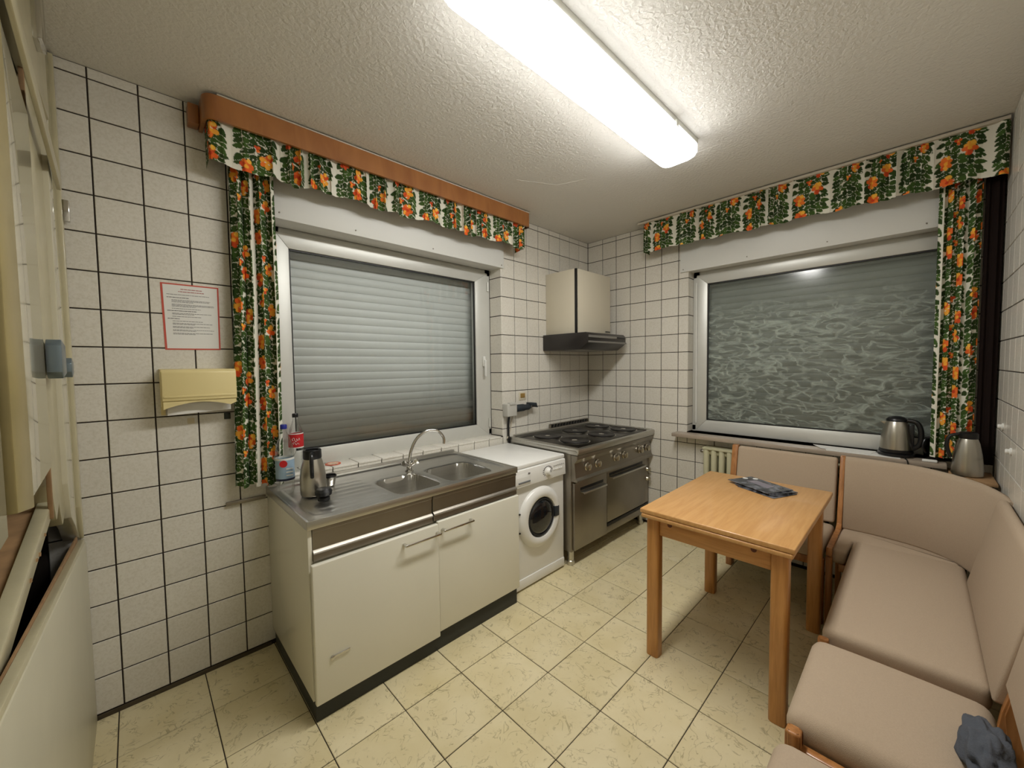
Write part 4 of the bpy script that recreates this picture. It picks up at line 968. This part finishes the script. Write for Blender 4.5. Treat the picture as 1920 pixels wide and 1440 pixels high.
hk = [(kx-.01, ky-.045, kz+.212), (kx-.015, ky-.085, kz+.20), (kx-.018, ky-.102, kz+.15), (kx-.018, ky-.098, kz+.08), (kx-.01, ky-.068, kz+.045)]
obj('handle', tube(smoothpath(hk), .013, 10), 'black_plastic', kt)
obj('handle_web', box((kx-.025, ky-.075, kz+.05), (kx+.005, ky-.052, kz+.19), .006), 'black_plastic', kt)
obj('spout', prism(((ky+.040, kz+.175), (ky+.072, kz+.198), (ky+.035, kz+.205)), 'x', kx-.014, kx+.014, bev=.003), MATS['jug_steel'], kt)
tag(obj('kettle_cord', tube(smoothpath([(-.085, -2.245, .862), (-.105, -2.25, .862), (-.121, -2.258, .853), (-.124, -2.265, .80), (-.122, -2.27, .72)]), .003, 6), 'black_plastic'), 'thin black cord hanging over the sill edge beside the kettle', 'cord')
cf = thing('coffee_pot', (-.03, -2.345, .857), 'dark glass coffee pot with black handle right of the kettle', 'coffee pot')
obj('glass_body', lathe([(.036, 0), (.046, .006), (.050, .04), (.047, .075), (.040, .10), (.038, .115)], (.022, -2.368, .8575), n=30), 'smoke', cf)
obj('rim', lathe([(.040, .110), (.042, .114), (.042, .124), (.03, .128)], (.022, -2.368, .8575), n=26), 'black_plastic', cf)
obj('handle', tube(smoothpath([(-.004, -2.345, .975), (-.026, -2.326, .972), (-.034, -2.318, .93), (-.018, -2.330, .895)]), .006, 8), 'black_plastic', cf)
tag(obj('white_sponge', box((-.108, -2.375, .8575), (-.075, -2.315, .870), .005, 3), 'paper'), 'small white sponge on the sill edge before the dark coffee pot', 'sponge')
# corner shelf and second thermos
cf2 = thing('corner_shelf', (-.15, -2.5, .78), 'small brown wooden shelf board in the corner behind the bench', 'shelf')
obj('board', prism(((-.012, -2.570), (-.012, -2.415), (-.145, -2.415), (-.30, -2.535), (-.30, -2.570)), 'z', .806, .822, bev=.002), 'raw_wood', cf2)
t2 = thing('thermos_jug', (-.12, -2.49, .80), 'steel thermos jug with black collar in the corner by the dark curtain', 'jug')
qx, qy, qz = -.165, -2.478, .822
obj('jug_body', lathe([(.050, .0), (.057, .006), (.057, .04), (.051, .11), (.041, .17), (.033, .195)], (qx, qy, qz), n=36), MATS['jug_steel'], t2)
obj('collar', lathe([(.033, .193), (.036, .199), (.035, .222), (.028, .228), (0, .230)], (qx, qy, qz), n=28), 'black_plastic', t2)
obj('handle', tube(smoothpath([(qx-.005, qy+.032, qz+.215), (qx-.010, qy+.066, qz+.20), (qx-.012, qy+.074, qz+.15), (qx-.010, qy+.060, qz+.09)]), .008, 8), 'black_plastic', t2)
# small wall hooks on wall_front
for x, z, lb_ in ((-.26, 1.10, 'white plastic plug fitting on the right wall, left one of two'), (-.52, 1.02, 'white plastic plug fitting on the right wall, right one of two')):
    tag(obj('wall_hook', lathe([(.016, 0), (.016, .004), (.010, .007), (.011, .014), (.008, .018)], (x, RY, z), (0, 1, 0), 18), 'white_print'), lb_, 'hook')
# ------------------------------------------------------------------ serving hatch in wall_left
XC = RX
hl = thing('serving_hatch', (XC-.02, -.6, 0), 'old cream-painted timber serving hatch with peeling frame in the left wall', 'hatch')
def slab(name, poly, x, t, m, bev=.003): return obj(name, prism(poly, 'x', x-t, x, bev=bev), m, hl)
slab('lower_panel', ((-.004, 0), (-.004, .742), (-1.45, .905), (-2.3, .93), (-2.3, 0)), XC, .018, 'panel_paint')
slab('panel_ledge', ((-.012, .730), (-.012, .758), (-1.45, .918), (-2.3, .94), (-2.3, .90), (-1.45, .86)), XC-.003, .018, 'cream_paint', .002)
slab('raw_edge', ((-.02, .735), (-.02, .775), (-1.45, .912), (-1.45, .85)), XC-.021, .006, 'raw_wood', .001)
slab('side_post', ((-.004, .762), (-.004, 2.60), (-.20, 2.60), (-.24, 1.03), (-.20, .90), (-.10, .84)), XC-.016, .045, 'cream_gloss')
slab('post_bead', ((-.004, .758), (-.004, 2.60), (-.030, 2.60), (-.045, 1.5), (-.060, .90)), XC-.004, .014, 'cream_paint')
slab('inner_post', ((-.20, .93), (-.20, 2.60), (-.44, 2.60), (-.47, 1.08), (-.40, .95), (-.33, .99), (-.28, .90)), XC-.030, .040, 'cream_paint')
slab('sash_panel', ((-.485, 1.136), (-.49, 2.16), (-.86, 2.26), (-.88, 1.11)), XC-.024, .020, 'cream_gloss')
slab('shadow_gap', ((-.478, .98), (-.478, 2.4), (-.495, 2.4), (-.495, .98)), XC-.027, .010, 'raw_wood', .001)
slab('meeting_stile', ((-.885, 1.11), (-.885, 2.35), (-1.04, 2.35), (-1.05, 1.14)), XC-.012, .030, 'olive_paint')
slab('outer_panel', ((-1.065, 1.10), (-1.065, 2.45), (-2.3, 2.45), (-2.3, 1.0)), XC-.024, .020, 'cream_gloss')
slab('dark_joint', ((-1.045, 1.15), (-1.045, 2.4), (-1.066, 2.4), (-1.066, 1.15)), XC-.030, .006, 'gasket', 0)
slab('head_rail', ((-.20, 2.28), (-.20, 2.60), (-2.3, 2.60), (-2.3, 2.36), (-.9, 2.30)), XC-.008, .035, 'cream_paint')
slab('slanted_batten', ((-.10, 2.08), (-.10, 2.13), (-1.2, 2.40), (-1.2, 2.33)), XC+.002, .012, 'cream_paint')
slab('sill_beam', ((-.12, 1.045), (-.12, 1.08), (-1.6, .81), (-2.3, .70), (-2.3, .64), (-1.6, .755)), XC-.034, .030, 'cream_paint')
slab('sill_board', ((-.12, 1.0), (-.12, 1.30), (-2.3, 1.30), (-2.3, .72), (-1.6, .83)), XC-.130, .02, 'cream_paint')
slab('sill_track', ((-.12, 1.065), (-.12, 1.03), (-1.6, .76), (-1.6, .80)), XC-.066, .060, 'raw_wood')
# peeling flakes of paint along the frame edges
for k in range(9):
    y = -.12-.09*k+random.uniform(-.03, .03); z = 1.05-.0165*k+random.uniform(-.01, .01); a = random.uniform(.004, .010)
    obj('paint_flake', prism(((y, z), (y-a, z+.004), (y-a*1.6, z-a*.5), (y-a*.5, z-a*.8)), 'x', XC-.034, XC-.031), 'raw_wood', hl, smooth=False)
obj('top_catch', box((XC-.012, -.47, 2.40), (XC+.012, -.39, 2.56), .003), 'chrome', hl)
obj('latch', box((XC-.02, -.035, 1.99), (XC+.014, -.012, 2.07), .003), 'chrome', hl)
M['pull'] = mat('grey_blue_metal', (120, 134, 142), .3, .5)
for (y0, y1, z0, z1, w) in ((-.47, -.36, 1.40, 1.52, .012), (-.19, -.12, 1.40, 1.47, .010)):
    p = slab('finger_pull', ((y0, z0+.02), (y0, z1-.02), (y0+.02, z1), (y1, z1-.015), (y1, z0+.015), (y0+.02, z0)), XC-.004+w, w+.02, 'pull', .002)
